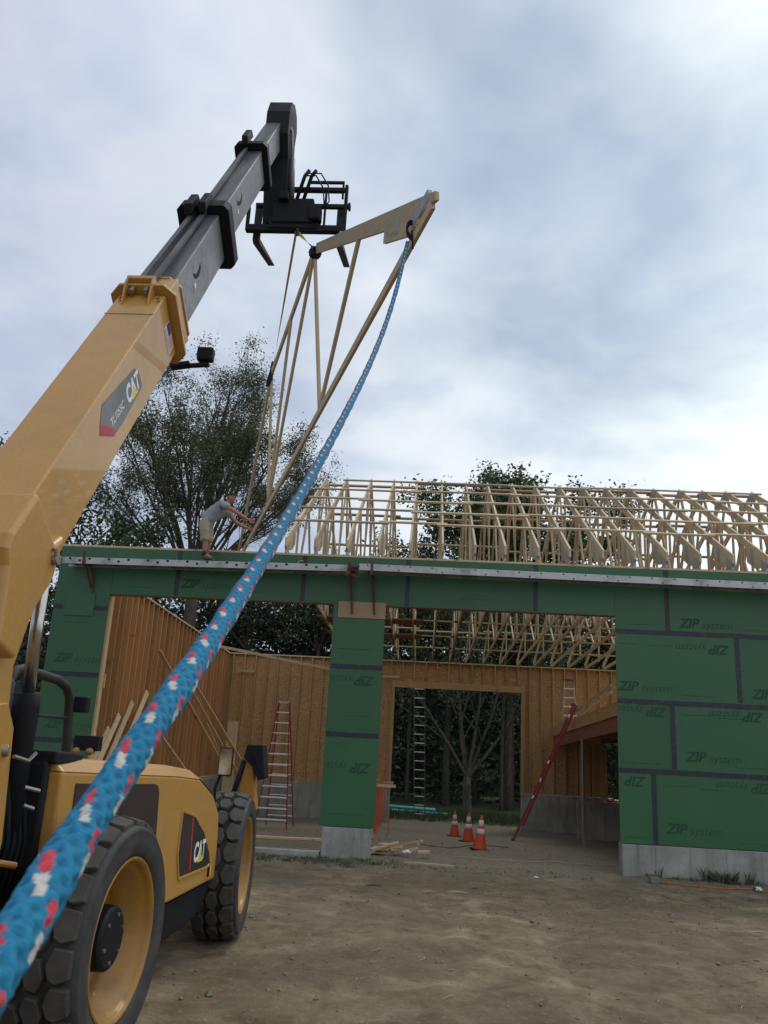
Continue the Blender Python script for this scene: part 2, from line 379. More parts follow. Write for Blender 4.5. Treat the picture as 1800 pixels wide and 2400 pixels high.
def sstep(a, b, x):
    t = max(0.0, min(1.0, (x-a)/(b-a))); return t*t*(3-2*t)
def zg0(x, y):
    z = 0.13*(1-sstep(-7, -2, y))
    z -= 0.60*sstep(0.5, 13.5, y)
    z -= 0.15*sstep(15, 24, y)
    return z
def zg(x, y):
    z = zg0(x, y)
    if -16 < y < 16 and -14 < x < 9:
        z += 0.028*noise.noise(V((x*0.8, y*0.8, 0))) + 0.016*noise.noise(V((x*3.1, y*3.1, 4)))
    else: z += 0.06*noise.noise(V((x*0.4, y*0.4, 0)))
    return z

# ------------------------------------------------------------------ ground
def build_ground():
    def axis(lo, hi, step, far):
        a = [lo + i*step for i in range(int((hi-lo)/step)+1)]
        out = list(a); s, p = step, a[-1]
        while p < far: s *= 1.35; p += s; out.append(p)
        s, p = step, a[0]; pre = []
        while p > -far: s *= 1.35; p -= s; pre.append(p)
        return pre[::-1]+out
    xs = axis(-8.5, 4.5, 0.05, 900); ys = axis(-13.0, 3.0, 0.05, 900)
    vs = []
    for y in ys:
        for x in xs:
            z = zg(x, y)
            if -14 < y < 4 and -10 < x < 6:
                z += 0.016*noise.noise(V((x*5, y*5, 7)))+0.013*noise.noise(V((x*9, y*9, 1))) + 0.008*noise.noise(V((x*23, y*23, 2)))
                # tyre cleat tracks in the soil
                for tx, dx in ((-4.55, 0.02), (-2.1, -0.03)):
                    u = x-(tx+dx*(y+8))
                    if abs(u) < 0.2 and -10 < y < -1.0:
                        w = (1-abs(u)/0.2)**0.5 * (0.5+0.5*noise.noise(V((tx, y*0.7, 3))))
                        z -= 0.022*w; z += 0.018*w*(1 if math.sin((y+abs(u)*0.9)*26) > 0 else -0.3)
            vs.append((x, y, z))
    nx = len(xs); fs = [(j*nx+i, j*nx+i+1, (j+1)*nx+i+1, (j+1)*nx+i) for j in range(len(ys)-1) for i in range(nx-1)]
    me = bpy.data.meshes.new('ground'); me.from_pydata(vs, [], fs); me.materials.append(ground_m)
    me.polygons.foreach_set('use_smooth', [True]*len(fs))
    tag(link('ground', me), kind='structure')
build_ground()

# ------------------------------------------------------------------ the garage under construction
LFT, RGT, BACK = -10.68, 5.6, 14.3
ZB, ZT = 0.52, 5.38
def top_z(y): return 5.40 - 0.55*y/14.3          # line of the wall plates from front to back
G = thing('garage_building', 'half built garage with green sheathed front wall, two wide door openings and bare roof trusses', 'building', (-3, 7, 0))

def zip_front():
    levels = [ZB, 1.73, 2.93, 4.19, ZT]
    def sheet(x0, x1, z0, z1):
        MB().box((x0+0.002, -0.012, z0+0.002), (x1-0.002, 0.0, z1-0.002)).build('sheathing_panel', zipm, G)
    # left pier, centre pier, right wall (staggered vertical joints), header band
    for z0, z1 in zip(levels[:3], levels[1:4]):
        sheet(LFT, -9.60, z0, z1)
    sheet(-5.28, -4.30, ZB, 2.09); sheet(-5.28, -4.30, 2.09, 3.31); sheet(-5.28, -4.30, 3.31, 4.47)
    for (z0, z1, cuts) in ((ZB, 1.73, [0.58, 3.02, RGT]), (1.73, 2.93, [0.95, 3.39, RGT]), (2.93, 4.19, [2.16, 4.6, RGT])):
        x = -0.03
        for c in cuts: sheet(x, c, z0, z1); x = c
    hx = [LFT, -8.33, -5.89, -3.90, -1.49, 0.93, 3.37, RGT]
    for a, b in zip(hx, hx[1:]):
        if a < -0.1 and b > 0:      # the header panel that runs on over the right wall
            sheet(a, -0.03, 4.47, ZT); sheet(-0.03, b, 4.19, ZT)
        elif b <= -9.6 or a >= -0.03: sheet(a, b, 4.19, ZT)
        elif a < -9.6: sheet(a, -9.60, 4.19, ZT); sheet(-9.60, b, 4.47, ZT)
        else: sheet(a, b, 4.47, ZT)
    def tp(a, b, w=0.086, y=-0.016):
        (x0, z0), (x1, z1) = a, b; m = MB(); n = 14
        for i in range(n):          # slightly uneven strip of tape
            t0, t1 = i/n, (i+1)/n; j = random.uniform(-0.003, 0.003)
            p = V((x0+(x1-x0)*t0, y, z0+(z1-z0)*t0+j*(z1 == z0))); q = V((x0+(x1-x0)*t1, y, z0+(z1-z0)*t1+j*(z1 == z0)))
            m.beam(p, q, 0.003, w*random.uniform(0.96, 1.04), V((0, 0, 1)) if z1 == z0 else V((1, 0, 0)))
        m.build('seam_tape', tape, G)
    for z in (1.73, 2.93): tp((LFT, z), (-9.62, z))
    tp((-9.98, 4.19), (-9.62, 4.19)); tp((LFT, 4.19), (-10.5, 4.19))
    for z in (2.09, 3.31): tp((-5.27, z), (-4.31, z))
    for z in (1.73, 2.93, 4.19): tp((-0.02, z), (RGT-0.02, z))
    for x in hx[1:-1]: tp((x, 4.49 if x < 0 else 4.24), (x, ZT-0.01))
    for x, z0, z1 in ((0.58, ZB, 1.68), (3.02, ZB, 1.68), (0.95, 1.78, 2.88), (3.39, 1.78, 2.88), (2.16, 2.98, 4.14), (4.6, 2.98, 4.14)): tp((x, z0+0.01), (x, z1))
    # square patch of the same board near the left end
    MB().box((-10.45, -0.030, 4.03), (-9.88, -0.016, 4.47)).build('patch_panel', zipm, G)
    # printed maker's wordmarks
    zipw = text_mesh('ZIP', 0.235, 0.30, 0.0085); sysw = text_mesh('system', 0.20, 0.25, -0.001)
    def logo(x, z, flip=False, faint=False, s=1.0, cut=None):
        for me, dx in ((zipw, 0.0), (sysw, 0.40)):
            sg = -1 if flip else 1
            M_ = Matrix.Translation((x+sg*dx*s, -0.0135, z)) @ Matrix.Rotation(R(90), 4, 'X') @ Matrix.Rotation(R(180 if flip else 0), 4, 'Z') @ Matrix.Scale(s, 4)
            lo, hi = (-5.27, -4.31) if -5.5 < x < -4.2 else (-10.66, -9.61) if (x < -9.6 and z < 4.4) else (-0.02, RGT) if x > -0.5 else (-20, 20)
            m2 = me.copy(); m2.transform(M_)
            bm = bmesh.new(); bm.from_mesh(m2)      # the print stops where the board was cut
            for co, no in (((lo, 0, 0), (-1, 0, 0)), ((hi, 0, 0), (1, 0, 0))):
                bmesh.ops.bisect_plane(bm, geom=bm.verts[:]+bm.edges[:]+bm.faces[:], plane_co=co, plane_no=no, clear_outer=True)
            n_ = len(bm.faces); bm.to_mesh(m2); bm.free(); m2.materials.clear(); m2.materials.append(zip_ink)
            if n_: link('printed_lettering', m2, G)
    logo(1.14, 4.31); logo(2.02, 4.00, True); logo(0.0, 3.12); logo(0.85, 2.84, True); logo(1.15, 1.94); logo(0.43, 1.63, True)
    logo(0.76, 0.72); logo(2.36, 3.08); logo(2.62, 1.62, True); logo(2.6, 1.98); logo(-10.52, 3.15); logo(-8.25, 4.66); logo(-10.5, 1.95)
    logo(-4.44, 3.14, True); logo(-4.43, 1.60, True); logo(3.2, 4.3); logo(3.4, 0.72); logo(2.55, 2.83, True)
    # rows of tiny illegible print
    def tiny(x, z, n, w=0.016):
        m = MB(); r = random.Random(int(x*100+z*10)); p = x
        for _ in range(n):
            l = r.uniform(0.02, 0.07)
            m.box((p, -0.0148, z), (p+l, -0.0130, z+w*r.uniform(0.6, 1.0))); p += l+r.uniform(0.008, 0.02)
        m.build('printed_small_print', zip_ink2, G)
    for (x, z, n) in ((1.2, 3.07, 10), (0.03, 3.96, 6), (0.55, 3.95, 7), (0.03, 1.86, 12), (1.15, 2.73, 8), (1.75, 2.70, 7), (0.78, 1.50, 9), (1.4, 1.47, 7),
                      (2.0, 0.62, 9), (2.1, 1.87, 9), (0.1, 0.62, 6), (-5.15, 3.63, 12), (-4.95, 2.42, 8), (-5.2, 1.92, 7), (-5.1, 0.72, 11), (-10.3, 2.62, 7), (-10.4, 3.9, 6), (-9.3, 4.62, 8), (0.2, 4.32, 9), (2.3, 4.3, 9), (-7.2, 4.62, 9), (-2.9, 4.66, 9)): tiny(x, z, n)
zip_front()

def foundation():
    def fw(x0, x1, y0, y1, z1, jx=()):
        m = MB(); m.box((x0, y0, -1.2), (x1, y1, z1))
        m.build('foundation_wall', conc, G, bevel=0.012)
        for x in jx:
            MB().box((x-0.006, y0-0.007, -0.6), (x+0.006, y0-0.001, z1-0.01)).build('form_joint', conc, G)
    fw(-5.22, -4.36, -0.015, 0.25, ZB-0.01, (-4.66,))
    fw(0.0, RGT, -0.015, 0.25, ZB-0.01, (0.57, 1.16, 1.77, 2.36))
    fw(LFT+0.03, -9.64, -0.015, 0.25, ZB-0.01)
    fw(LFT+0.03, LFT+0.28, 0.26, BACK+0.2, 0.60)
    fw(LFT+0.29, -4.56, BACK, BACK+0.25, 0.57, (-8.6, -6.7, -5.3))
    fw(-0.10, 2.68, BACK, BACK+0.25, 0.57, (0.7, 1.7))
    fw(4.2, RGT, BACK, BACK+0.25, 0.57)
foundation()

def framing():
    # front wall: pier studs behind the sheathing, jambs, header, top plates
    for x0, x1 in ((LFT, -9.62), (-5.27, -4.31), (0.0, RGT)):
        x = x0+0.02
        MB().box((x0, 0.002, ZB), (x1, 0.142, ZB+0.038)).build('sole_plate', pine_x, G)
        while x < x1-0.04:
            MB().box((x, 0.002, ZB+0.04), (x+0.038, 0.142, 4.46)).build('stud', stud_m, G); x += 0.405
        MB().box((x1-0.042, 0.002, ZB+0.04), (x1-0.002, 0.142, 4.46)).build('stud', stud_m, G)
    MB().box((LFT, 0.002, 4.462), (RGT, 0.092, 4.90)).build('header', lvl_m, G)
    MB().box((LFT, 0.094, 4.462), (RGT, 0.142, 4.90)).build('header', lvl_m, G)
    MB().box((LFT, 0.002, 4.902), (RGT, 0.142, 5.345)).build('upper_wall', osb, G)
    MB().box((LFT, -0.010, 5.382), (RGT, 0.142, 5.420)).build('top_plate', pine_x, G)
    # left side wall: strand board behind studs
    X = LFT+0.18
    m = MB(); A = [(LFT, 0.15, 0.62), (LFT, BACK+0.1, 0.62), (LFT, BACK+0.1, top_z(BACK)), (LFT, 0.15, top_z(0.15)-0.04)]
    m.prism(A, [(LFT+0.02, y, z) for _, y, z in A]).build('side_wall_board', osb_red, G)
    y = 0.2
    while y < BACK:
        MB().box((LFT+0.022, y, 0.66), (LFT+0.162, y+0.038, top_z(y)-0.045)).build('stud', studred, G); y += 0.40
    A = [(LFT+0.0, 0.15, top_z(0.15)-0.038), (LFT+0.0, BACK, top_z(BACK)-0.038), (LFT+0.0, BACK, top_z(BACK)), (LFT+0.0, 0.15, top_z(0.15))]
    MB().prism([(LFT-0.002, *p[1:]) for p in A], [(LFT+0.166, *p[1:]) for p in A]).build('top_plate', pine_y, G)
    MB().box((LFT+0.02, 0.2, 0.615), (LFT+0.162, BACK, 0.655)).build('sole_plate', pine_y, G)
    # short studs, ledger and a corner post near the left pier as in the photo
    MB().box((-9.80, 0.15, 0.6), (-9.62, 0.29, 4.45)).build('corner_post', pine_z, G)
    MB().box((-9.90, 0.30, 2.72), (-9.60, 0.34, 2.98)).build('block', pine_x, G)
    # back wall with its door opening
    zt = top_z(BACK)
    def board(x0, x1, z0, z1): MB().box((x0, BACK+0.142, z0), (x1, BACK+0.162, z1)).build('back_wall_board', osb, G)
    board(LFT, -4.56, 0.58, zt-0.01); board(-4.56, -0.10, 4.12, zt-0.01); board(-0.10, 2.70, 0.58, zt-0.01); board(2.70, 4.2, 2.38, zt-0.01); board(4.2, RGT, 0.58, zt-0.01)
    x = LFT+0.3
    while x < RGT:
        z0 = 0.60; z1 = zt-0.045
        if -4.62 < x < -0.12: z0 = 4.16
        if 2.66 < x < 4.2: z0 = 2.40
        MB().box((x, BACK, z0), (x+0.036, BACK+0.14, z1)).build('stud', stud_m, G); x += 0.405
    MB().box((LFT, BACK-0.002, zt-0.043), (RGT, BACK+0.165, zt)).build('top_plate', pine_x, G)
    MB().box((-4.66, BACK-0.01, 3.91), (-0.0, BACK+0.14, 4.14)).build('header', stud_m, G)
    for x0, x1 in ((-4.66, -4.55), (-0.12, 0.0)): MB().box((x0, BACK-0.006, 0.58), (x1, BACK+0.145, 3.905)).build('jamb', stud_m, G)
    MB().box((2.62, BACK-0.006, 0.58), (2.70, BACK+0.145, 2.36)).build('jamb', stud_m, G)
    MB().box((2.62, BACK-0.01, 2.37), (4.3, BACK+0.14, 2.52)).build('header', lvl_m, G)
    # small ledger blocks seen on the back wall
    for (x0, x1, z) in ((-10.2, -9.55, 4.18), (-5.0, -4.4, 4.22), (-4.95, -4.45, 0.66)): MB().box((x0, BACK-0.05, z), (x1, BACK-0.012, z+0.07)).build('block', pine_x, G)
    # long raking braces against the left wall and the board along the back corner
    def br(p, q, w=0.04, h=0.09): MB().beam(p, q, w, h, (1, 0, 0)).build('wall_brace', stud_m, G)
    br((-10.42, 5.9, 4.0), (-8.6, 7.4, 0.9)); br((-10.42, 9.8, 3.05), (-8.6, 10.6, 0.2)); br((-10.42, 8.0, 3.9), (-8.3, 9.7, 0.6)); br((-10.42, 10.8, 2.6), (-8.9, 11.4, -0.3)); br((-10.42, 6.8, 1.9), (-8.9, 8.0, -0.2))
    MB().beam((-10.5, 12.5, 4.86), (-6.9, BACK-0.07, 4.42), 0.04, 0.09).build('wall_brace', pine_x, G)
    MB().box((-9.6, 11.0, -0.5), (-9.3, 11.12, 2.4)).build('corner_post', pine_z, G)
    # loft on the right: red beam, rim boards, deck, joists, post
    zl = lambda y: 2.52 - 0.037*(y-4.6)
    A = [(1.0, 0.3, zl(0.3)), (1.0, BACK-0.05, zl(BACK)), (1.0, BACK-0.05, zl(BACK)+0.34), (1.0, 0.3, zl(0.3)+0.34)]
    MB().prism(A, [(1.09, y, z) for _, y, z in A]).build('loft_beam', lvl_m, G)
    A = [(0.96, 0.3, zl(0.3)+0.345), (0.96, BACK-0.05, zl(BACK)+0.345), (0.96, BACK-0.05, zl(BACK)+0.63), (0.96, 0.3, zl(0.3)+0.63)]
    MB().prism(A, [(0.998, y, z) for _, y, z in A]).build('loft_rim_board', osb, G)
    A = [(0.96, 0.3, zl(0.3)+0.632), (0.96, BACK-0.05, zl(BACK)+0.632), (RGT, BACK-0.05, zl(BACK)+0.632), (RGT, 0.3, zl(0.3)+0.632)]
    MB().prism(A, [(x, y, z+0.02) for x, y, z in A]).build('loft_deck', osb, G)
    y = 0.5
    while y < BACK-0.2:
        MB().box((1.0, y, zl(y)+0.36), (RGT, y+0.04, zl(y)+0.62)).build('loft_joist', studred, G); y += 0.61
    MB().tube([(0.90, 8.5, zg0(0, 8.5)-0.05), (0.90, 8.5, zl(8.5))], 0.045, 12).build('loft_post', steel, G)
    MB().beam((1.0, 12.6, 2.95), (1.05, 5.4, 3.62), 0.04, 0.075).build('loft_rail', pine_y, G)
    MB().beam((1.04, 12.0, 2.80), (1.05, 5.4, 3.46), 0.04, 0.075).build('loft_rail', pine_y, G)
    # low partition under the loft
    for yy in (12.2,):
        for k in range(5): MB().box((1.5+0.4*k, yy, 0.55), (1.54+0.4*k, yy+0.09, 2.2)).build('stud', studred, G)
        MB().box((1.4, yy, -0.8), (3.25, yy+0.12, 0.54)).build('foundation_wall', conc, G)
    # right end wall, closing the room under the loft
    MB().box((RGT-0.02, 0.26, 0.2), (RGT, BACK+0.1, 4.7)).build('side_wall_board', osb_red, G)
    # red-brown walk boards lying on the truss ties by the pier
    for y0, y1, x1 in ((3.9, 4.9, -4.2), (7.0, 7.9, -4.4), (9.4, 10.4, -4.45)):
        z = top_z(y0)+0.10; MB().box((-6.5, y0, z), (x1+0.8, y1, z+0.03)).build('walk_board', lvl_m, G)
framing()

# ------------------------------------------------------------------ roof trusses
AY, AZ = 5.1, 8.62
def truss_template():
    T = bpy.data.objects.new('roof_truss', None); COL.objects.link(T); T.empty_display_size = 0.2
    T.parent = G; T.matrix_parent_inverse = Matrix.Translation(-V(G.location))
    w = 0.038
    def mem(name, pts, mat=pine_y):
        A = [(-w/2, y, z) for y, z in pts]; return MB().prism(A, [(w/2, y, z) for y, z in pts]).build(name, mat, T, local=True)
    def bar(name, p, q, h=0.089, mat=pine_z):
        p, q = V((0, *p)), V((0, *q)); return MB().beam(p, q, w*0.96, h, V((0, 0, 1)) if abs((q-p).normalized().z) < 0.97 else V((0, 1, 0))).build(name, mat, T, local=True)
    f0 = V((-0.10, 5.70)); ap = V((AY, AZ)); b1 = V((BACK+0.45, 5.06))
    th = 0.165
    mem('top_chord', [(f0.x, f0.y), (ap.x, ap.y), (ap.x, ap.y-th), (f0.x, f0.y-th)])
    mem('top_chord', [(ap.x+0.002, ap.y), (b1.x, b1.y), (b1.x, b1.y-th), (ap.x+0.002, ap.y-th)])
    mem('bottom_chord', [(-0.02, 5.425), (BACK+0.15, top_z(BACK+0.15)+0.01), (BACK+0.15, top_z(BACK)+0.10), (-0.02, 5.515)])
    mem('heel_block', [(-0.098, 5.53), (0.9, 6.10), (0.9, 5.80), (0.55, 5.60), (0.16, 5.52), (-0.02, 5.52)])
    def tf(y): return 5.70+(AZ-5.70)*(y+0.1)/(AY+0.1)-th
    def tb(y): return AZ-(AZ-5.06)*(y-AY)/(b1.x-AY)-th
    def bt(y): return top_z(y)+0.11
    for a, b in (((2.5, tf(2.5)), (3.6, bt(3.6))), ((3.64, bt(3.64)), (AY-0.05, AZ-th)), ((AY+0.05, AZ-th), (6.7, bt(6.7))), ((6.75, bt(6.75)), (8.3, tb(8.3))), ((8.35, tb(8.35)), (9.9, bt(9.9))), ((9.95, bt(9.95)), (11.3, tb(11.3))), ((2.45, tf(2.45)), (1.7, bt(1.7))), ((1.25, tf(1.25)), (1.25, bt(1.25))), ((4.2, tf(4.2)), (4.2, bt(4.2))), ((6.1, tb(6.1)), (6.1, bt(6.1))), ((7.4, tb(7.4)), (7.4, bt(7.4))), ((9.1, tb(9.1)), (9.1, bt(9.1))), ((12.3, tb(12.3)), (12.3, bt(12.3)))):
        bar('web', a, b)
    for pts in ([(-0.08, 5.54), (0.22, 5.72), (0.22, 5.50), (0.02, 5.44)], [(0.55, 5.98), (0.70, 6.06), (0.70, 5.74), (0.55, 5.66)], [(AY-0.16, AZ-0.09), (AY, AZ-0.005), (AY+0.16, AZ-0.07), (AY+0.1, AZ-0.32), (AY-0.1, AZ-0.32)]):
        A = [(-w/2-0.0025, y, z) for y, z in pts]; MB().prism(A, [(w/2+0.0025, y, z) for y, z in pts]).build('nail_plate', plate_m, T, local=True)
    return T
T0 = truss_template(); NTR = 19; X0 = -6.30
TX = [X0+0.606*i for i in range(NTR)]
def tr_y(slope, t):
    if slope == 0: return (-0.1+t*(AY+0.1), 5.70+(AZ-5.70)*t)
    return (AY+t*(BACK+0.45-AY), AZ+(5.06-AZ)*t)
for i, x in enumerate(TX):
    t = T0 if i == 0 else copy_tree(T0, G)
    t.location = (x, 0, 0); t.rotation_euler = (0, R(random.uniform(-0.25, 0.25)), 0)
# end truss on the right has upright gable studs
for k in range(16):
    y = 0.5+0.61*k
    zt_ = (5.70+(AZ-5.70)*(y+0.1)/(AY+0.1) if y < AY else AZ-(AZ-5.06)*(y-AY)/(BACK+0.45-AY)) - 0.18
    if zt_ > top_z(y)+0.2: MB().box((TX[-1]+0.03, y, top_z(y)+0.1), (TX[-1]+0.068, y+0.089, zt_)).build('gable_stud', pine_z, G)
def purlins():
    r = random.Random(3)
    for slope, ts in ((0, (0.22, 0.40, 0.57, 0.75, 0.93)), (1, (0.02, 0.16, 0.30, 0.46, 0.62, 0.8))):
        for ti, t in enumerate(ts):
            i = 0; k = r.randint(0, 2)
            if slope == 0: i = (0, 0, 0, 0, 1)[ti]
            while i < NTR-1:
                n = r.choice((2, 3, 4, 4)); j = min(NTR-1, i+n)
                tt = t + r.uniform(-0.006, 0.006) + (0.012 if k % 2 else 0); y, z = tr_y(slope, tt)
                a = (TX[i]-r.uniform(0.05, 0.16), y, z+0.021); b = (TX[j]+r.uniform(0.05, 0.16), y, z+0.021)
                sl = (AZ-5.70)/(AY+0.1) if slope == 0 else -(AZ-5.06)/(BACK+0.45-AY)
                MB().beam(a, b, 0.075, 0.038, V((0, -sl, 1)).normalized()).build('roof_brace', gray_board if r.random() < 0.15 else pine_x, G)
                i = j; k += 1
    # bottom-chord runners seen from below
    for y in (2.2, 4.6, 7.1, 9.6, 11.9):
        for i in (0, 6, 12):
            MB().box((TX[i]-0.1, y, top_z(y)+0.115), (TX[min(NTR-1, i+6)]+0.1, y+0.075, top_z(y)+0.153)).build('runner', pine_x, G)
purlins()
MB().box((-5.19, -0.034, 4.215), (-4.29, -0.0172, 4.52)).build('backing_board', ply_m, G)

# ------------------------------------------------------------------ telehandler
TH = thing('telehandler', 'ochre yellow telehandler with its boom raised over the building, black fork carriage at the tip', 'telehandler', (-6.1, -8.7, 0.14))
CA, SA = math.cos(R(53.6)), math.sin(R(53.6))
def bp(x, s, h): return V((x, -11.18 + s*CA + h*SA, 3.14 + s*SA - h*CA))
def bprism(x0, x1, poly, mi=0, m=None):
    m = m or MB(); return m.prism([bp(x0, *p) for p in poly], [bp(x1, *p) for p in poly], mi)
def wheel(cx, cy, cz, yaw):
    """outer face toward +X"""
    Rr, W = 0.66, 0.38
    piv = V((cx, cy, cz)); rot = Matrix.Rotation(yaw, 3, 'Z')
    def turn(m): m.v = [tuple(piv + rot @ (V(p)-piv)) for p in m.v]; return m
    w = bpy.data.objects.new('wheel', None); COL.objects.link(w); w.parent = TH; w.matrix_parent_inverse = Matrix.Translation(-V(TH.location)); w.empty_display_size = 0.2
    x = cx
    prof = [(x-0.03, 0.425), (x+0.0, 0.435), (x+0.022, 0.47), (x+0.030, 0.53), (x+0.022, 0.575), (x+0.026, 0.585), (x+0.010, 0.60), (x-0.015, 0.612), (x-0.05, 0.606),
            (x-W+0.05, 0.606), (x-W+0.015, 0.612), (x-W, 0.58), (x-W-0.02, 0.5), (x-W, 0.43), (x-W+0.03, 0.425)]
    prof = [(a-cx, b) for a, b in prof]
    t = turn(MB().lathe(prof, (cx, cy, cz), 'X', 72)).build('tyre', rubber, w, smooth=True, local=True)
    m = MB(); NB = 22
    # chunky interlocking blocks: shoulder hexagons both sides and a centre row
    def block(xc, ac, pts, depth=0.030):
        A = []; B = []
        for (dx, da) in pts:
            xx, aa = xc+dx, ac+da
            drop = 0.022*max(0, (abs(xx-(cx-W/2))-0.125)/0.065)
            for r_, L_ in ((Rr-drop-0.060, A), (Rr-drop, B)):
                k = 0.93 if L_ is B else 1.0
                X_, A_ = xc+dx*k, ac+da*k
                L_.append((X_, cy+r_*math.cos(A_), cz+r_*math.sin(A_)))
        m.prism(A, B)
    st = 2*math.pi/NB
    for i in range(NB):
        a = i*st
        for sgn, off in ((1, 0), (-1, 0.5)):
            xc = cx-W/2+sgn*0.125
            block(xc, a+off*st, [(-0.066, -0.02*st), (-0.030, -0.48*st), (0.064, -0.40*st), (0.064, 0.38*st), (-0.006, 0.48*st), (-0.046, 0.36*st)] if sgn > 0 else
                  [(0.066, 0.02*st), (0.030, 0.48*st), (-0.064, 0.40*st), (-0.064, -0.38*st), (0.006, -0.48*st), (0.046, -0.36*st)])
        block(cx-W/2, a+0.25*st, [(-0.062, -0.1*st), (-0.028, -0.47*st), (0.034, -0.40*st), (0.062, 0.1*st), (0.028, 0.47*st), (-0.034, 0.40*st)])
    o = turn(m).build('tread', tread_m, t, bevel=0.006, local=True, seg=1)
    r_prof = [(0.006, 0.438), (0.012, 0.430), (0.006, 0.418), (-0.02, 0.405), (-0.05, 0.398), (-0.055, 0.378), (-0.15, 0.372), (-0.155, 0.352), (-0.225, 0.345), (-0.27, 0.325), (-0.290, 0.26), (-0.290, 0.0)]
    turn(MB().lathe(r_prof, (cx, cy, cz), 'X', 72)).build('rim', rim_y, w, smooth=True, local=True)
    turn(MB().lathe([(-0.289, 0.235), (-0.255, 0.235), (-0.245, 0.215), (-0.24, 0.180), (-0.075, 0.172), (-0.060, 0.155), (-0.055, 0.10), (-0.055, 0.0)], (cx, cy, cz), 'X', 36)).build('hub', blk, w, smooth=False, local=True, bevel=0.004)
    for k in range(10):
        a = 2*math.pi*k/10; turn(MB().tube([(cx-0.255, cy+0.222*math.cos(a), cz+0.222*math.sin(a)), (cx-0.225, cy+0.222*math.cos(a), cz+0.222*math.sin(a))], 0.014, 6)).build('wheel_bolt', blk, w, local=True)
    for k in range(6):
        a = 2*math.pi*(k+0.3)/6; turn(MB().tube([(cx-0.057, cy+0.125*math.cos(a), cz+0.125*math.sin(a)), (cx-0.046, cy+0.125*math.cos(a), cz+0.125*math.sin(a))], 0.012, 6)).build('wheel_bolt', steel, w, local=True)
def hm(p):
    # the side panels taper inward toward the rear of the machine
    x, y, z = p; D = y+15.59; t = 3.089/(1.787+0.165*D) if y < -7.7 else 1.0
    y2 = -15.59+t*D; return (x-0.165*max(0.0, -7.7-y2), y2, 1.97+t*(z-1.97))
def hood_warp(objs):
    for o in objs:
        if o.name.split('.')[0] in ('hood', 'hood_grille', 'wheel_arch', 'vent_recess', 'vent_lip', 'decal', 'decal_stripe', 'lettering', 'decal_triangle', 'label_plate', 'latch', 'hood_edge', 'side_skirt'):
            for v in o.data.vertices: v.co = hm(v.co)
            hood_warp(o.children)
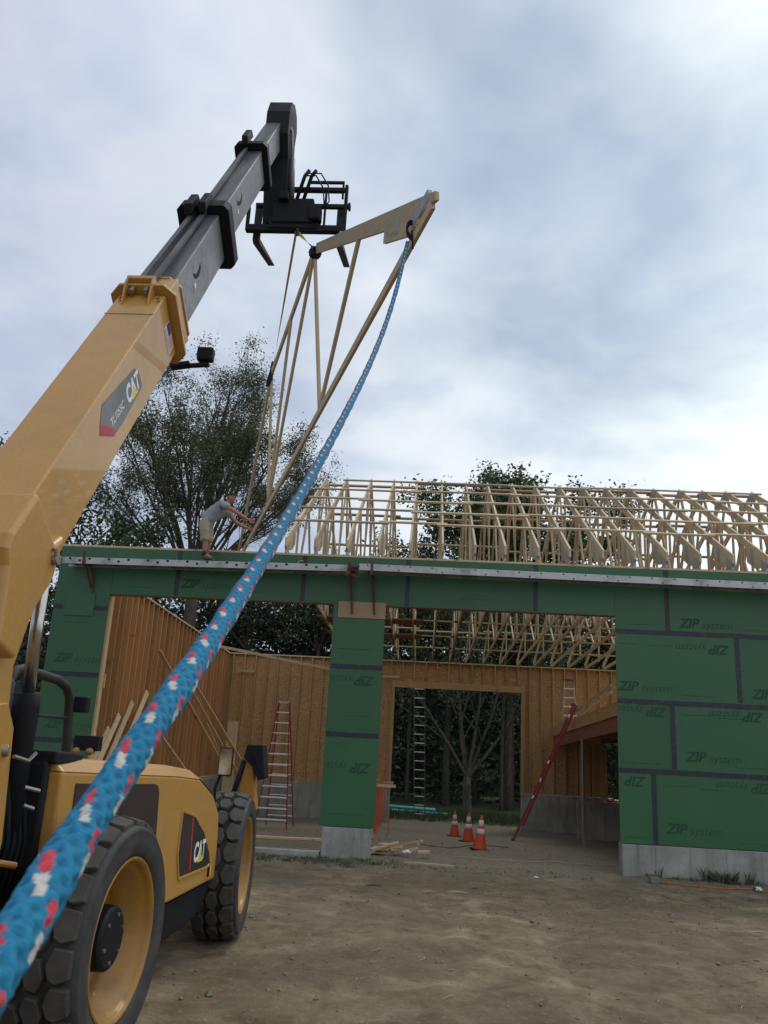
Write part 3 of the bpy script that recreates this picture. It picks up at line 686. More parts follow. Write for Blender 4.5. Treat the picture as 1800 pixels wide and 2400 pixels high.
def telehandler():
    wheel(-5.18, -10.43, 0.82, R(-3.5)); wheel(-5.18, -7.03, 0.78, R(4))
    wheel(-6.85, -10.43, 0.82, R(0)); wheel(-6.85, -7.03, 0.78, R(0))
    # chassis, axles, skirts
    m = MB(); m.box((-6.62, -11.9, 0.55), (-5.92, -6.1, 1.02)); m.build('chassis', blk, TH, bevel=0.02)
    MB().tube([(-7.0, -10.43, 0.82), (-5.5, -10.43, 0.82)], 0.11, 14).build('axle', blk, TH, smooth=True)
    MB().tube([(-7.0, -7.03, 0.78), (-5.5, -7.03, 0.78)], 0.11, 14).build('axle', blk, TH, smooth=True)
    A = [(-9.35, 0.765), (-7.72, 0.72), (-7.74, 0.62), (-8.15, 0.50), (-9.62, 0.50), (-9.62, 0.70)]
    MB().prism([(-5.92, *p) for p in A], [(-5.345, *p) for p in A]).build('side_skirt', blk, TH, bevel=0.012)
    # hood: side profile with a sloping nose, chamfered top edge
    low = [(-11.30, 1.0), (-9.58, 1.0), (-9.52, 0.94), (-9.40, 0.79), (-7.69, 0.745), (-7.70, 1.10), (-7.76, 1.29), (-8.02, 1.46), (-8.55, 1.615), (-9.20, 1.66), (-11.30, 1.755)]
    def hood_x(y, z): return -5.300 - 0.0*z
    B0 = [(-5.95, y, z) for y, z in low]; B1 = [(-5.305, y, z) for y, z in low]
    m = MB(); m.prism(B0, B1)
    # raised top with chamfer
    t0 = [(-11.30, 1.755), (-9.20, 1.66), (-8.55, 1.615), (-8.02, 1.46)]
    t1 = [(-11.30, 1.825), (-9.22, 1.735), (-8.62, 1.690), (-8.16, 1.53)]
    n = len(t0)
    ring = [(-5.307, y, z-0.001) for y, z in t0] + [(-5.40, y, z) for y, z in t1] + [(-5.90, y, z) for y, z in t1] + [(-5.949, y, z-0.001) for y, z in t0]
    fs = [(i+k*n, i+1+k*n, i+1+(k+1)*n, i+(k+1)*n) for k in range(3) for i in range(n-1)] + [(0, n, 2*n, 3*n), (n-1, 2*n-1, 3*n-1, 4*n-1)]
    m.add(ring, fs); m.build('hood', cat_y, TH, bevel=0.022, seg=3)
    A = [(-11.2, 1.60), (-9.72, 1.56), (-9.70, 1.30), (-9.62, 1.0), (-11.2, 1.0)]
    P = [(-11.12, 1.69), (-9.76, 1.63), (-9.70, 1.615), (-9.66, 1.57), (-9.58, 1.05), (-11.12, 1.05)]
    MB().prism([(-5.305, *p) for p in P], [(-5.296, *p) for p in P]).build('hood_grille', brown_glass, TH, bevel=0.003)
    P = [(-9.0, 1.405), (-8.62, 1.34), (-8.27, 1.185), (-8.02, 1.0), (-7.95, 0.90), (-8.06, 0.885), (-8.92, 0.915), (-9.02, 1.10)]
    MB().prism([(-5.306, *p) for p in P], [(-5.298, *p) for p in P]).build('vent_recess', brown_glass, TH, bevel=0.003)
    P2 = [(y, z) for y, z in P]
    m = MB(); k = len(P)
    cyy = sum(p[0] for p in P)/k; czz = sum(p[1] for p in P)/k
    for i in range(k):      # pressed lip round the vent
        a, b = P[i], P[(i+1) % k]; m.beam((-5.300, *a), (-5.300, *b), 0.014, 0.022, (0, a[1]-b[1], 0) if abs(a[1]-b[1]) > abs(a[0]-b[0]) else (0, 0, 1))
    m.build('vent_lip', cat_y, TH, bevel=0.004)
    P = [(-8.66, 1.325), (-8.42, 1.24), (-8.20, 1.12), (-8.07, 0.935), (-8.60, 0.932)]
    d = MB().prism([(-5.2975, *p) for p in P], [(-5.2955, *p) for p in P]).build('decal', blk_p, TH)
    P = [(-8.70, 1.33), (-8.665, 1.325), (-8.605, 0.932), (-8.64, 0.931)]
    MB().prism([(-5.2975, *p) for p in P], [(-5.2955, *p) for p in P]).build('decal_stripe', red_p, d, local=True)
    def put_text(txt, size, sx, loc, ex, ez, mat, parent, shear=0.0, off=0.0, name='lettering'):
        me = text_mesh(txt, size, shear, off); me.materials.append(mat)
        ex, ez = V(ex).normalized(), V(ez).normalized(); nn = ex.cross(ez)
        M4 = Matrix(((ex.x, ez.x, nn.x), (ex.y, ez.y, nn.y), (ex.z, ez.z, nn.z))).to_4x4(); M4.translation = V(loc)
        me.transform(M4 @ Matrix.Diagonal((sx, 1, 1, 1))); return link(name, me, parent, None, True)
    put_text('CAT', 0.20, 0.90, (-5.2945, -8.55, 0.985), (0, 1, 0), (0, 0, 1), white_p, d, 0.06, 0.008)
    MB().add([(-5.2938, -8.42, 0.965), (-5.2938, -8.26, 0.965), (-5.2938, -8.34, 1.055)], [(0, 1, 2)]).build('decal_triangle', yel_p, d, local=True)
    MB().box((-5.304, -7.93, 0.80), (-5.296, -7.90, 0.87)).build('label_plate', yel_p, TH)
    MB().box((-5.304, -8.00, 0.80), (-5.295, -7.95, 0.88)).build('latch', blk, TH, bevel=0.004)
    bpy.context.view_layer.update()
    hood_warp([o for o in TH.children if o.type == 'MESH'])
    MB().box((-6.36, -10.36, 0.9), (-5.80, -10.29, 1.76)).build('hood_rear_panel', blk, TH, bevel=0.02)
    # black plastic tray and work lamps at the rear of the hood
    MB().prism([(-5.76, y, z) for y, z in ((-10.34, 1.745), (-9.95, 1.735), (-9.87, 1.80), (-10.34, 1.825))], [(-6.25, y, z) for y, z in ((-10.34, 1.745), (-9.95, 1.735), (-9.87, 1.80), (-10.34, 1.825))]).build('hood_cover', blk, TH, bevel=0.015)
    # mirror on a bent arm at the nose of the hood
    mr = MB().box((-5.355, -7.775, 1.615), (-5.225, -7.745, 1.865)).build('mirror', blk, TH, bevel=0.02, seg=3)
    MB().box((-5.345, -7.779, 1.627), (-5.235, -7.7762, 1.853)).build('mirror_glass', mirror_m, mr, bevel=0.0, local=True)
    MB().tube([(-5.33, -7.74, 1.66), (-5.345, -7.72, 1.60), (-5.38, -7.70, 1.50), (-5.37, -7.72, 1.34)], 0.014, 8).build('mirror_arm', blk, TH, smooth=True)
    # front stabiliser, folded up
    o = MB().prism([(-5.53, -6.1, 1.20), (-5.30, -6.1, 1.20), (-5.335, -6.27, 1.745), (-5.41, -6.27, 1.745)], [(-5.53, -5.9, 1.20), (-5.30, -5.9, 1.20), (-5.335, -6.12, 1.745), (-5.41, -6.12, 1.745)]).build('outrigger', cat_y, TH, bevel=0.01)
    MB().tube([(-5.58, -6.15, 1.2), (-5.43, -6.25, 1.72)], 0.03, 10).build('outrigger_ram', blk, o, smooth=True, local=True)
    MB().prism([(-5.40, -6.33, 1.885), (-5.23, -6.33, 1.89), (-5.185, -6.3, 1.55), (-5.255, -6.3, 1.52), (-5.335, -6.3, 1.66), (-5.43, -6.31, 1.75)], [(-5.40, -6.08, 1.885), (-5.23, -6.08, 1.89), (-5.185, -6.05, 1.55), (-5.255, -6.05, 1.52), (-5.335, -6.05, 1.66), (-5.43, -6.06, 1.75)]).build('outrigger_foot', blk, o, bevel=0.012, local=True)
    MB().box((-6.9, -6.35, 0.55), (-5.3, -5.95, 1.05)).build('front_frame', cat_y, TH, bevel=0.02)
    # rear tower, pivot ears and yellow frame at the left edge
    for x in (-6.30, -5.80):
        P = [(-12.1, 0.9), (-10.95, 0.95), (-10.86, 1.35), (-10.94, 1.95), (-11.05, 2.08), (-11.35, 2.05), (-12.2, 2.4)]
        MB().prism([(x, *p) for p in P], [(x+0.035, *p) for p in P]).build('tower_plate', cat_y, TH, bevel=0.006)
    MB().tube([(-5.80, -11.02, 1.83), (-5.745, -11.0, 1.83)], 0.032, 14).build('pivot_pin', steel, TH, bevel=0.004)
    MB().tube([(-5.75, -10.92, 1.80), (-5.72, -10.80, 1.775), (-5.70, -10.76, 1.82)], 0.012, 6).build('pin_retainer', steel, TH)
    MB().tube([(-5.85, -10.9, 1.26), (-5.72, -10.75, 1.22)], 0.018, 8).build('grease_pipe', rim_y, TH)
    P = [(-10.95, 0.60), (-10.60, 0.60), (-10.60, 0.66), (-10.66, 0.66), (-10.86, 1.02), (-10.95, 1.02)]
    MB().prism([(-5.86, *p) for p in P], [(-5.76, *p) for p in P]).build('step_bracket', cat_y, TH, bevel=0.005)
    # boom: outer section with goose-neck rear end
    P = [(-0.33, 0.0), (2.93, 0.0), (2.93, 0.535), (0.35, 0.512), (-0.10, 0.53), (-0.58, 0.67), (-0.95, 1.02), (-1.45, 1.35), (-1.75, 1.15), (-1.25, 0.62), (-0.85, 0.32)]
    outer = bprism(-6.2, -5.8, P).build('outer_boom', cat_y, TH, bevel=0.014, seg=3)
    # saddle over the boom's rear where the lift ram is pinned
    P = [(0.06, -0.075), (-0.30, -0.075), (-0.38, -0.04), (-0.43, 0.04), (-0.74, 0.30), (-0.66, 0.52), (-0.35, 0.46), (-0.08, 0.47), (0.20, 0.35), (0.06, 0.30)]
    bprism(-6.30, -5.715, P).build('ram_saddle', cat_y, TH, bevel=0.03, seg=4)
    MB().tube([bp(-5.72, -0.02, 0.36), bp(-5.68, -0.02, 0.36)], 0.032, 12).build('saddle_pin', steel, TH, bevel=0.004)
    MB().tube([bp(-5.75, 0.05, 0.33), bp(-5.69, 0.0, 0.30), bp(-5.69, -0.04, 0.37)], 0.012, 6).build('pin_retainer', steel, TH)
    MB().tube([bp(-6.0, -0.1, -0.0775), bp(-6.0, -0.1, -0.07)], 0.014, 10).build('grease_hole', hole_m, TH)
    MB().tube([bp(-5.797, -0.62, 0.80), bp(-5.80, -0.62, 0.80)], 0.035, 16).build('grease_hole', hole_m, TH)
    # flange collar at the outer boom's mouth: a wide plate with rounded corners, bolted box on top
    def collar(s0, s1, xl, xr, ht, hb, mat, nm, c=0.06, tilt=0.0):
        def ring(s):
            pts = [(xl+c, ht), (xr-c, ht), (xr, ht+c), (xr, hb-c), (xr-c, hb), (xl+c, hb), (xl, hb-c), (xl, ht+c)]
            return [bp(x, s+tilt*(h-ht), h) for x, h in pts]
        return MB().prism(ring(s0), ring(s1)).build(nm, mat, TH, bevel=0.008)
    collar(2.94, 2.98, -6.28, -5.72, -0.085, 0.65, cat_y, 'boom_collar', 0.09)
    collar(3.29, 3.32, -6.225, -5.775, -0.005, 0.63, cat_y, 'boom_collar', 0.09)
    bprism(-6.21, -5.79, [(2.985, -0.012), (3.30, 0.006), (3.30, 0.60), (2.985, 0.56)]).build('boom_mouth', cat_y, TH, bevel=0.01)
    m = MB()
    for x in (-6.12, -5.90): m.prism([bp(x-0.008, s, h) for s, h in ((2.72, 0.0), (2.93, -0.12), (3.02, -0.13), (3.02, 0.0))], [bp(x+0.008, s, h) for s, h in ((2.72, 0.0), (2.93, -0.12), (3.02, -0.13), (3.02, 0.0))])
    m.prism([bp(-6.13, s, h) for s, h in ((2.985, -0.125), (3.02, -0.135), (3.02, -0.02), (2.985, -0.02))], [bp(-5.89, s, h) for s, h in ((2.985, -0.125), (3.02, -0.135), (3.02, -0.02), (2.985, -0.02))])
    m.build('chain_bracket', cat_y, TH, bevel=0.004)
    m = MB()
    for x in (-6.07, -5.95): m.tube([bp(x, 2.86, -0.055), bp(x, 2.975, -0.055)], 0.022, 10)
    for x in (-6.165, -5.845):
        for h in (-0.003,): m.tube([bp(x, 2.86, h), bp(x, 2.86, h-0.012)], 0.012, 6); m.tube([bp(x+0.02, 2.80, h), bp(x+0.02, 2.80, h-0.012)], 0.012, 6)
    m.build('collar_bolts', steel, TH)
    bprism(-6.2, -5.8, [(2.55, -0.0035), (2.56, -0.0035), (2.56, -0.001), (2.55, -0.001)]).build('weld_seam', rim_y, TH)
    # decals on the right side of the outer boom
    y = lambda s, h: bp(-5.7985, s, h)
    P = [(1.17, 0.165), (1.27, 0.075), (1.95, 0.16), (2.02, 0.22), (2.03, 0.345), (1.98, 0.365), (1.52, 0.385), (1.42, 0.375)]
    d = MB().prism([bp(-5.799, *p) for p in P], [bp(-5.7975, *p) for p in P]).build('decal', blk_p, TH)
    P = [(1.42, 0.375), (1.33, 0.375), (1.12, 0.235), (1.17, 0.165)]
    MB().prism([bp(-5.799, *p) for p in P], [bp(-5.7975, *p) for p in P]).build('decal_stripe', red_p, d, local=True)
    e = (0, CA, SA); up = (0, -SA, CA)
    put_text('CAT', 0.185, 0.80, bp(-5.7965, 1.695, 0.325), e, up, white_p, d, 0.08, 0.009)
    put_text('TL1055C', 0.088, 0.86, bp(-5.7965, 1.335, 0.30), e, up, white_p, d, 0.05, 0.001)
    MB().add([bp(-5.796, 1.79, 0.345), bp(-5.796, 1.93, 0.345), bp(-5.796, 1.86, 0.262)], [(0, 1, 2)]).build('decal_triangle', yel_p, d, local=True)
    fl = MB().prism([bp(-5.799, s, h) for s, h in ((2.73, 0.21), (2.89, 0.21), (2.89, 0.45), (2.73, 0.45))], [bp(-5.7975, s, h) for s, h in ((2.73, 0.21), (2.89, 0.21), (2.89, 0.45), (2.73, 0.45))]).build('flag_decal', white_p, TH)
    for k in range(7):
        s0 = 2.735+k*0.0225; hh = 0.32 if k > 2 else 0.22
        MB().add([bp(-5.797, s0, hh), bp(-5.797, s0+0.011, hh), bp(-5.797, s0+0.011, 0.44), bp(-5.797, s0, 0.44)], [(0, 1, 2, 3)]).build('flag_stripe', red_p, fl, local=True)
    MB().add([bp(-5.7968, 2.81, 0.215), bp(-5.7968, 2.887, 0.215), bp(-5.7968, 2.887, 0.32), bp(-5.7968, 2.81, 0.32)], [(0, 1, 2, 3)]).build('flag_field', blue_p, fl, local=True)
    # telescoping grey sections: (s0, s1, x left, x right, top, bottom)
    for (s0, s1, xl, xr, ht, hb) in ((3.35, 5.20, -6.165, -5.835, 0.035, 0.520), (5.25, 7.70, -6.135, -5.860, 0.07, 0.475), (7.75, 10.0, -6.10, -5.885, 0.10, 0.435)):
        m = MB(); c = 0.02
        ring = lambda s: [bp(x, s, h) for x, h in ((xl, ht), (xr, ht), (xr, hb), (xl, hb))]
        m.prism(ring(s0-0.6), ring(s1)); o = m.build('boom_section', [boom_g, boom_top], TH, bevel=0.012, seg=2)
        o.data.polygons.foreach_set('material_index', [1 if p.normal.dot(V((0, -SA, CA))) > 0.9 else 0 for p in o.data.polygons])
    def tip(s, xl, xr, ht, hb, W_=0.055):
        collar(s-W_, s+W_, xl-W_*1.3, xr+W_*1.3, ht-0.10, hb+0.10, blk, 'section_collar', 0.05)
    tip(5.14, -6.165, -5.835, 0.035, 0.520, 0.085); tip(7.68, -6.135, -5.860, 0.07, 0.475, 0.06)
    # extension rods / chains lying on top of the sections
    for x in (-6.085, -5.975):
        MB().prism([bp(x-0.022, s, h) for s, h in ((3.0, -0.045), (5.25, -0.005), (5.25, 0.025), (3.0, -0.015))], [bp(x+0.022, s, h) for s, h in ((3.0, -0.045), (5.25, -0.005), (5.25, 0.025), (3.0, -0.015))]).build('extension_rod', boom_top, TH)
        pass
    MB().prism([bp(-6.07, s, h) for s, h in ((5.3, 0.02), (7.75, 0.02), (7.75, 0.05), (5.3, 0.05))], [bp(-6.03, s, h) for s, h in ((5.3, 0.02), (7.75, 0.02), (7.75, 0.05), (5.3, 0.05))]).build('extension_rod', boom_top, TH)
    for (x, s) in ((-6.10, 5.05), (-5.97, 5.10), (-6.05, 7.72)):
        bprism(x-0.04, x+0.04, [(s-0.14, -0.13), (s+0.16, -0.13), (s+0.20, -0.03), (s-0.18, -0.03)]).build('chain_anchor', blk, TH, bevel=0.01)
    # curved slots on the right side of the sections
    for (s, h, xr) in ((4.02, 0.27, -5.835), (6.15, 0.265, -5.860)):
        pts = [(s+0.15*math.sin(R(a)), h-0.085+0.10*math.cos(R(a))) for a in (-62, -40, -20, 0, 20, 40, 62)]; inn = [(p[0], p[1]-0.045) for p in pts][::-1]
        MB().prism([bp(xr+0.0015, *p) for p in pts+inn], [bp(xr+0.003, *p) for p in pts+inn]).build('boom_slot', hole_m, TH)
        MB().prism([bp(xr+0.0015, s-0.16+a, h+0.02+b) for a, b in ((0, 0), (0.05, 0), (0.05, 0.05), (0, 0.05))], [bp(xr+0.003, s-0.16+a, h+0.02+b) for a, b in ((0, 0), (0.05, 0), (0.05, 0.05), (0, 0.05))]).build('label_plate', white_p, TH)
    # black drop head
    prof = [(-5.62, 10.72), (-5.50, 10.98), (-5.32, 11.10), (-5.10, 11.06), (-5.00, 10.85), (-5.06, 10.55), (-4.98, 10.1), (-4.90, 9.75), (-4.92, 9.15), (-5.22, 9.12), (-5.35, 9.6), (-5.43, 10.05), (-5.62, 10.35)]
    hd = MB().prism([(-6.10, *p) for p in prof], [(-5.76, *p) for p in prof]).build('boom_head', blk, TH, bevel=0.015)
    bprism(-6.12, -5.87, [(9.85, 0.07), (10.04, 0.07), (10.04, 0.46), (9.85, 0.46)]).build('section_collar', boom_g, TH, bevel=0.008)
    MB().tube([bp(-5.84, 9.6, 0.15), (-5.735, -5.45, 10.5), (-5.735, -5.30, 10.2), (-5.74, -5.25, 9.9), (-5.74, -5.20, 9.6)], 0.018, 8).build('tilt_hose', steel, TH, smooth=True)
    MB().tube([(-5.72, -5.32, 10.15), (-5.70, -5.22, 9.55)], 0.035, 10).build('tilt_ram', boom_g, TH, smooth=True)
    # fork carriage
    cg = bpy.data.objects.new('fork_carriage', None); COL.objects.link(cg); cg.parent = TH; cg.matrix_parent_inverse = Matrix.Translation(-V(TH.location))
    def cb(n_, a, b, bev=0.006): return MB().box(a, b).build(n_, blk, cg, bevel=bev, local=True)
    Yc = -5.2
    cb('lower_bar', (-6.34, Yc-0.05, 8.99), (-4.90, Yc+0.05, 9.10), 0.02)
    cb('middle_bar', (-6.22, Yc-0.03, 9.40), (-4.86, Yc+0.03, 9.46))
    cb('upper_bar', (-6.10, Yc-0.03, 9.68), (-4.90, Yc+0.03, 9.74))
    cb('end_post', (-4.93, Yc-0.04, 9.06), (-4.885, Yc+0.04, 9.78)); cb('end_post', (-6.34, Yc-0.04, 9.06), (-6.30, Yc+0.04, 9.42))
    cb('inner_post', (-6.10, Yc-0.02, 9.06), (-6.05, Yc+0.03, 9.70)); cb('inner_post', (-5.22, Yc-0.02, 9.06), (-5.19, Yc+0.03, 9.70))
    cb('shaft_end', (-4.87, Yc-0.045, 9.385), (-4.835, Yc+0.045, 9.475))
    cb('carriage_plate', (-6.00, Yc-0.07, 9.02), (-5.28, Yc+0.04, 9.22), 0.02)
    cb('carriage_plate', (-5.95, Yc-0.10, 9.1), (-5.36, Yc+0.02, 9.5), 0.02)
    cb('carriage_box', (-5.42, Yc-0.16, 9.12), (-5.24, Yc+0.02, 9.36), 0.03)
    cb('carriage_box', (-5.86, Yc-0.20, 9.42), (-5.72, Yc-0.06, 9.56), 0.02)
    cb('load_guard', (-5.55, Yc+0.30, 10.06), (-5.0, Yc+0.34, 10.10)); cb('load_guard', (-6.1, Yc+0.30, 9.90), (-5.0, Yc+0.34, 9.955)); cb('load_guard', (-5.02, Yc+0.30, 9.80), (-4.99, Yc+0.34, 10.10)); cb('load_guard', (-6.1, Yc+0.30, 10.06), (-5.8, Yc+0.34, 10.10))
    for x in (-5.62, -5.52):
        MB().tube([(x, Yc-0.06, 9.5), (x+0.10, Yc-0.12, 9.85), (x+0.16, Yc-0.12, 9.95)], 0.028, 8).build('valve_pipe', blk, cg, smooth=True, local=True)
    for q, (dx, dz) in enumerate(((0, 0), (0.07, 0.04))):
        MB().tube([(-5.50+dx*0.3, Yc-0.12, 9.86+dz), (-5.34+dx, Yc-0.20, 9.80+dz), (-5.22+dx, Yc-0.22, 9.58+dz), (-5.20+dx, Yc-0.16, 9.36+dz), (-5.32+dx, Yc-0.1, 9.26+dz), (-5.42, Yc-0.1, 9.36)], 0.011, 6).build('hydraulic_hose', blk, cg, smooth=True, local=True)
    for x in (-6.20, -4.99):
        f = MB(); cu, su = math.cos(R(14)), math.sin(R(14))
        prof = [(-5.10, 9.50), (-5.03, 9.50), (-5.03, 8.99), (-5.03+1.12*cu, 8.97+1.12*su), (-5.03+1.12*cu, 8.95+1.12*su), (-5.04, 8.90), (-5.10, 8.92)]
        f.prism([(x-0.05, *p) for p in prof], [(x+0.05, *p) for p in prof]).build('fork', dark_fr, cg, bevel=0.006, local=True)
    # lift ram under the boom
    MB().tube([(-5.95, -10.50, 3.02), (-5.955, -10.44, 2.12)], 0.040, 20).build('ram_rod', chrome, TH, smooth=True)
    MB().tube([(-5.955, -10.45, 2.16), (-5.955, -10.44, 2.08), (-5.97, -10.42, 0.85)], [0.084, 0.082, 0.080], 24).build('ram_barrel', blk, TH, smooth=True)
    # dark valve block and hoses beside the ram
    MB().box((-6.25, -10.72, 1.0), (-5.98, -10.35, 2.02)).build('valve_block', blk, TH, bevel=0.03)
    for q in range(6):
        MB().tube([(-5.97+0.02*q, -10.66+0.05*q, 0.95), (-5.93+0.012*q, -10.60+0.05*q, 1.3), (-5.97, -10.58+0.04*q, 1.62+0.05*q), (-6.1, -10.52, 2.1)], 0.017, 8).build('hydraulic_hose', blk, TH, smooth=True)
    MB().box((-6.20, -10.1, 0.95), (-5.96, -9.0, 1.60)).build('side_tank', blk, TH, bevel=0.02)
    MB().box((-5.96, -10.95, 1.1), (-5.93, -9.9, 1.55)).build('inner_panel', blk, TH)
    for (a, b) in (((-5.80, -10.62, 1.62), (-5.74, -10.55, 1.60)), ((-5.80, -10.60, 1.52), (-5.76, -10.55, 1.50))): MB().tube([a, b], 0.012, 8).build('hose_fitting', steel, TH)
    # cab on the far side
    cab = bpy.data.objects.new('cab', None); COL.objects.link(cab); cab.parent = TH; cab.matrix_parent_inverse = Matrix.Translation(-V(TH.location))
    for x in (-6.66, -7.42):
        MB().tube([(x, -9.35, 1.0), (x, -9.30, 2.28), (x, -9.22, 2.37), (x, -9.1, 2.39), (x, -8.45, 2.355), (x, -8.25, 2.31), (x, -8.15, 2.22), (x, -8.08, 1.9), (x, -7.95, 1.1)], 0.04, 10).build('cab_frame', dark_fr, cab, smooth=True, local=True)
        MB().tube([(x, -9.3, 2.05), (x, -8.12, 2.05)], 0.014, 6).build('cab_frame', dark_fr, cab, local=True)
    MB().box((-7.42, -9.25, 2.37), (-6.66, -8.4, 2.40)).build('cab_roof', blk, cab, bevel=0.01, local=True)
    MB().box((-7.42, -9.3, 1.0), (-6.66, -8.05, 1.45)).build('cab_body', cat_y, cab, bevel=0.02, local=True)
    MB().box((-6.64, -8.10, 2.10), (-6.52, -8.0, 2.24)).build('work_lamp', blk, cab, bevel=0.012, local=True)
    # big rounded dark engine air cleaner behind the ram
    MB().lathe([(-0.16, 0.0), (-0.16, 0.20), (-0.13, 0.235), (0.13, 0.235), (0.16, 0.20), (0.16, 0.0)], (-6.5, -9.9, 2.05), 'X', 32).build('air_cleaner', dark_fr, TH, smooth=True)
    MB().box((-6.7, -10.2, 1.2), (-6.3, -9.65, 2.05)).build('air_cleaner_housing', blk, TH, bevel=0.02)
    # front lamp cluster beyond the hood
    MB().box((-6.84, -7.48, 1.76), (-6.60, -7.36, 1.90)).build('lamp_box', blk, TH, bevel=0.008)
    for x in (-6.79, -6.66): MB().lathe([(0.0, 0.035), (-0.04, 0.03), (-0.05, 0.0)], (x, -7.50, 1.755), 'Y', 14).build('beacon', rim_y, TH, smooth=True)
    # work lamp on a bracket under the boom
    MB().beam((-6.0, -8.19, 5.445), (-5.74, -8.19, 5.465), 0.05, 0.03).build('lamp_bracket', blk, TH)
    MB().beam((-6.12, -8.19, 5.43), (-5.93, -8.19, 5.465), 0.10, 0.035).build('lamp_bracket', blk, TH)
    MB().box((-5.865, -8.24, 5.50), (-5.705, -8.14, 5.64)).build('boom_lamp', blk, TH, bevel=0.02, seg=3)
    MB().tube([(-5.79, -8.19, 5.46), (-5.79, -8.19, 5.51)], 0.015, 8).build('lamp_bracket', blk, TH)
telehandler()

# ------------------------------------------------------------------ hanging truss, slings, tag line
def hanging_truss():
    H = thing('hanging_truss', 'single pale timber roof truss hanging tilted from the forks by two yellow slings', 'roof truss', (-5.31, -5.18, 8.73))
    R3, A3, L3 = V((-3.63, -9.0, 6.70)), V((-5.31, -5.18, 8.73)), V((-7.54, 1.38, 5.51))
    n = (A3-R3).cross(L3-R3).normalized()
    def bar(nm, p, q, h, mat=pine_y, o=0.0, w=0.038):
        p, q = V(p)+n*o, V(q)+n*o; d = (q-p).normalized(); u = n.cross(d)
        a = n*w/2; b = u*h/2
        m = MB().add([p-a-b, p+a-b, p+a+b, p-a+b, q-a-b, q+a-b, q+a+b, q-a+b], [(0,3,2,1),(4,5,6,7),(0,1,5,4),(1,2,6,5),(2,3,7,6),(3,0,4,7)])
        return m.build(nm, mat, H)
    P1, P2, m1, m2, Mq = V((-5.10, -5.18, 6.56)), V((-6.39, -1.76, 6.25)), V((-5.86, -3.70, 8.40)), V((-6.40, -2.22, 8.15)), V((-4.48, -7.07, 7.66))
    # keep nodes in the truss plane
    def pl(p): return p - n*((p-R3).dot(n))
    P1, P2, m1, m2, Mq = map(pl, (P1, P2, m1, m2, Mq))
    dRL = (L3-R3).normalized(); P1 = R3+dRL*((P1-R3).dot(dRL)); P2 = R3+dRL*((P2-R3).dot(dRL))
    # top chord (wide) with the deep heel
    d = (A3-R3).normalized(); u = n.cross(d).normalized()
    if u.z < 0: u = -u
    tp0 = pl(V((-3.56, -9.18, 6.75))); apx = pl(V((-5.25, -5.34, 8.73)))
    dd = (apx-tp0).normalized(); uu = n.cross(dd).normalized(); uu = uu if uu.z > 0 else -uu
    bc = (L3-R3).normalized()
    c = 0.14
    poly = [tp0, apx, apx-uu*c+dd*0.03, pl(V((-4.10, -7.90, 7.16))), pl(V((-4.10, -7.88, 7.09))), pl(V((-3.82, -8.54, 6.73))), pl(V((-3.72, -8.75, 6.62))), pl(V((-3.56, -9.18, 6.66)))]
    a = n*0.019
    main = MB().prism([p-a for p in poly[:3]+[pl(V((-4.10, -7.90, 7.20))), pl(V((-3.80, -8.62, 6.84)))] + poly[7:]], [p+a for p in poly[:3]+[pl(V((-4.10, -7.90, 7.20))), pl(V((-3.80, -8.62, 6.84)))] + poly[7:]])
    main.build('top_chord', pine_y, H)
    wd = [pl(V((-4.10, -7.93, 7.197))), pl(V((-4.115, -7.87, 7.07))), pl(V((-3.84, -8.50, 6.74))), pl(V((-3.72, -8.77, 6.70))), pl(V((-3.70, -8.80, 6.79)))]
    MB().prism([p-a*0.98 for p in wd], [p+a*0.98 for p in wd]).build('heel_block', pine_y, H)
    bar('top_chord', A3+(m2-A3).normalized()*0.02, m2, 0.089); bar('top_chord', m2-(L3-m2).normalized()*0.02, L3, 0.089)
    bar('bottom_chord', R3-dRL*0.1+V((0, 0, -0.035)), L3+V((0, 0, -0.03)), 0.089)
    bar('web', Mq, P1, 0.07, pine_z, 0.0); bar('web', A3, P1, 0.07, pine_z); bar('web', A3, P2, 0.07, pine_z); bar('web', m1, P2, 0.07, pine_z); bar('web', m2, P2, 0.07, pine_z)
    for c0, L_, W_, dr in ((pl(V((-3.72, -8.85, 6.80))), 0.42, 0.10, (R3-P1).normalized()), (pl(V((-4.05, -8.0, 7.17))), 0.20, 0.055, V((0, 0.1, 1))), (pl(V((-3.93, -8.28, 7.02))), 0.20, 0.055, V((0, 0.1, 1))), (pl(V((-4.78, -6.4, 8.11))), 0.16, 0.07, V((0, 0, 1)))):
        dr = (dr-n*dr.dot(n)).normalized(); s_ = n.cross(dr)
        q = [c0-dr*L_/2-s_*W_/2, c0+dr*L_/2-s_*W_/2, c0+dr*L_/2+s_*W_/2, c0-dr*L_/2+s_*W_/2]
        MB().prism([p-n*0.022 for p in q], [p+n*0.022 for p in q]).build('nail_plate', plate_m, H)
    hook = V((-5.57, -5.24, 8.97))
    def sling(label, p, q, w):
        t = thing('lifting_sling', label, 'sling', hook, 'slings holding the truss')
        d = (q-p).normalized(); s_ = d.cross(V((0, 1, 0))).normalized(); N_ = 10; m = MB()
        for i in range(N_):
            a0, a1 = i/N_, (i+1)/N_
            for_ = lambda k: s_*math.cos(k*2.2)+V((0, 1, 0))*math.sin(k*2.2)*0.8
            P_, Q_ = p.lerp(q, a0), p.lerp(q, a1); m.prism([P_-for_(a0)*w/2, P_+for_(a0)*w/2, P_+for_(a0)*w/2+V((0, 0.003, 0.003)), P_-for_(a0)*w/2+V((0, 0.003, 0.003))], [Q_-for_(a1)*w/2, Q_+for_(a1)*w/2, Q_+for_(a1)*w/2+V((0, 0.003, 0.003)), Q_-for_(a1)*w/2+V((0, 0.003, 0.003))])
        m.build('webbing', strap_m, t)
        return t, d
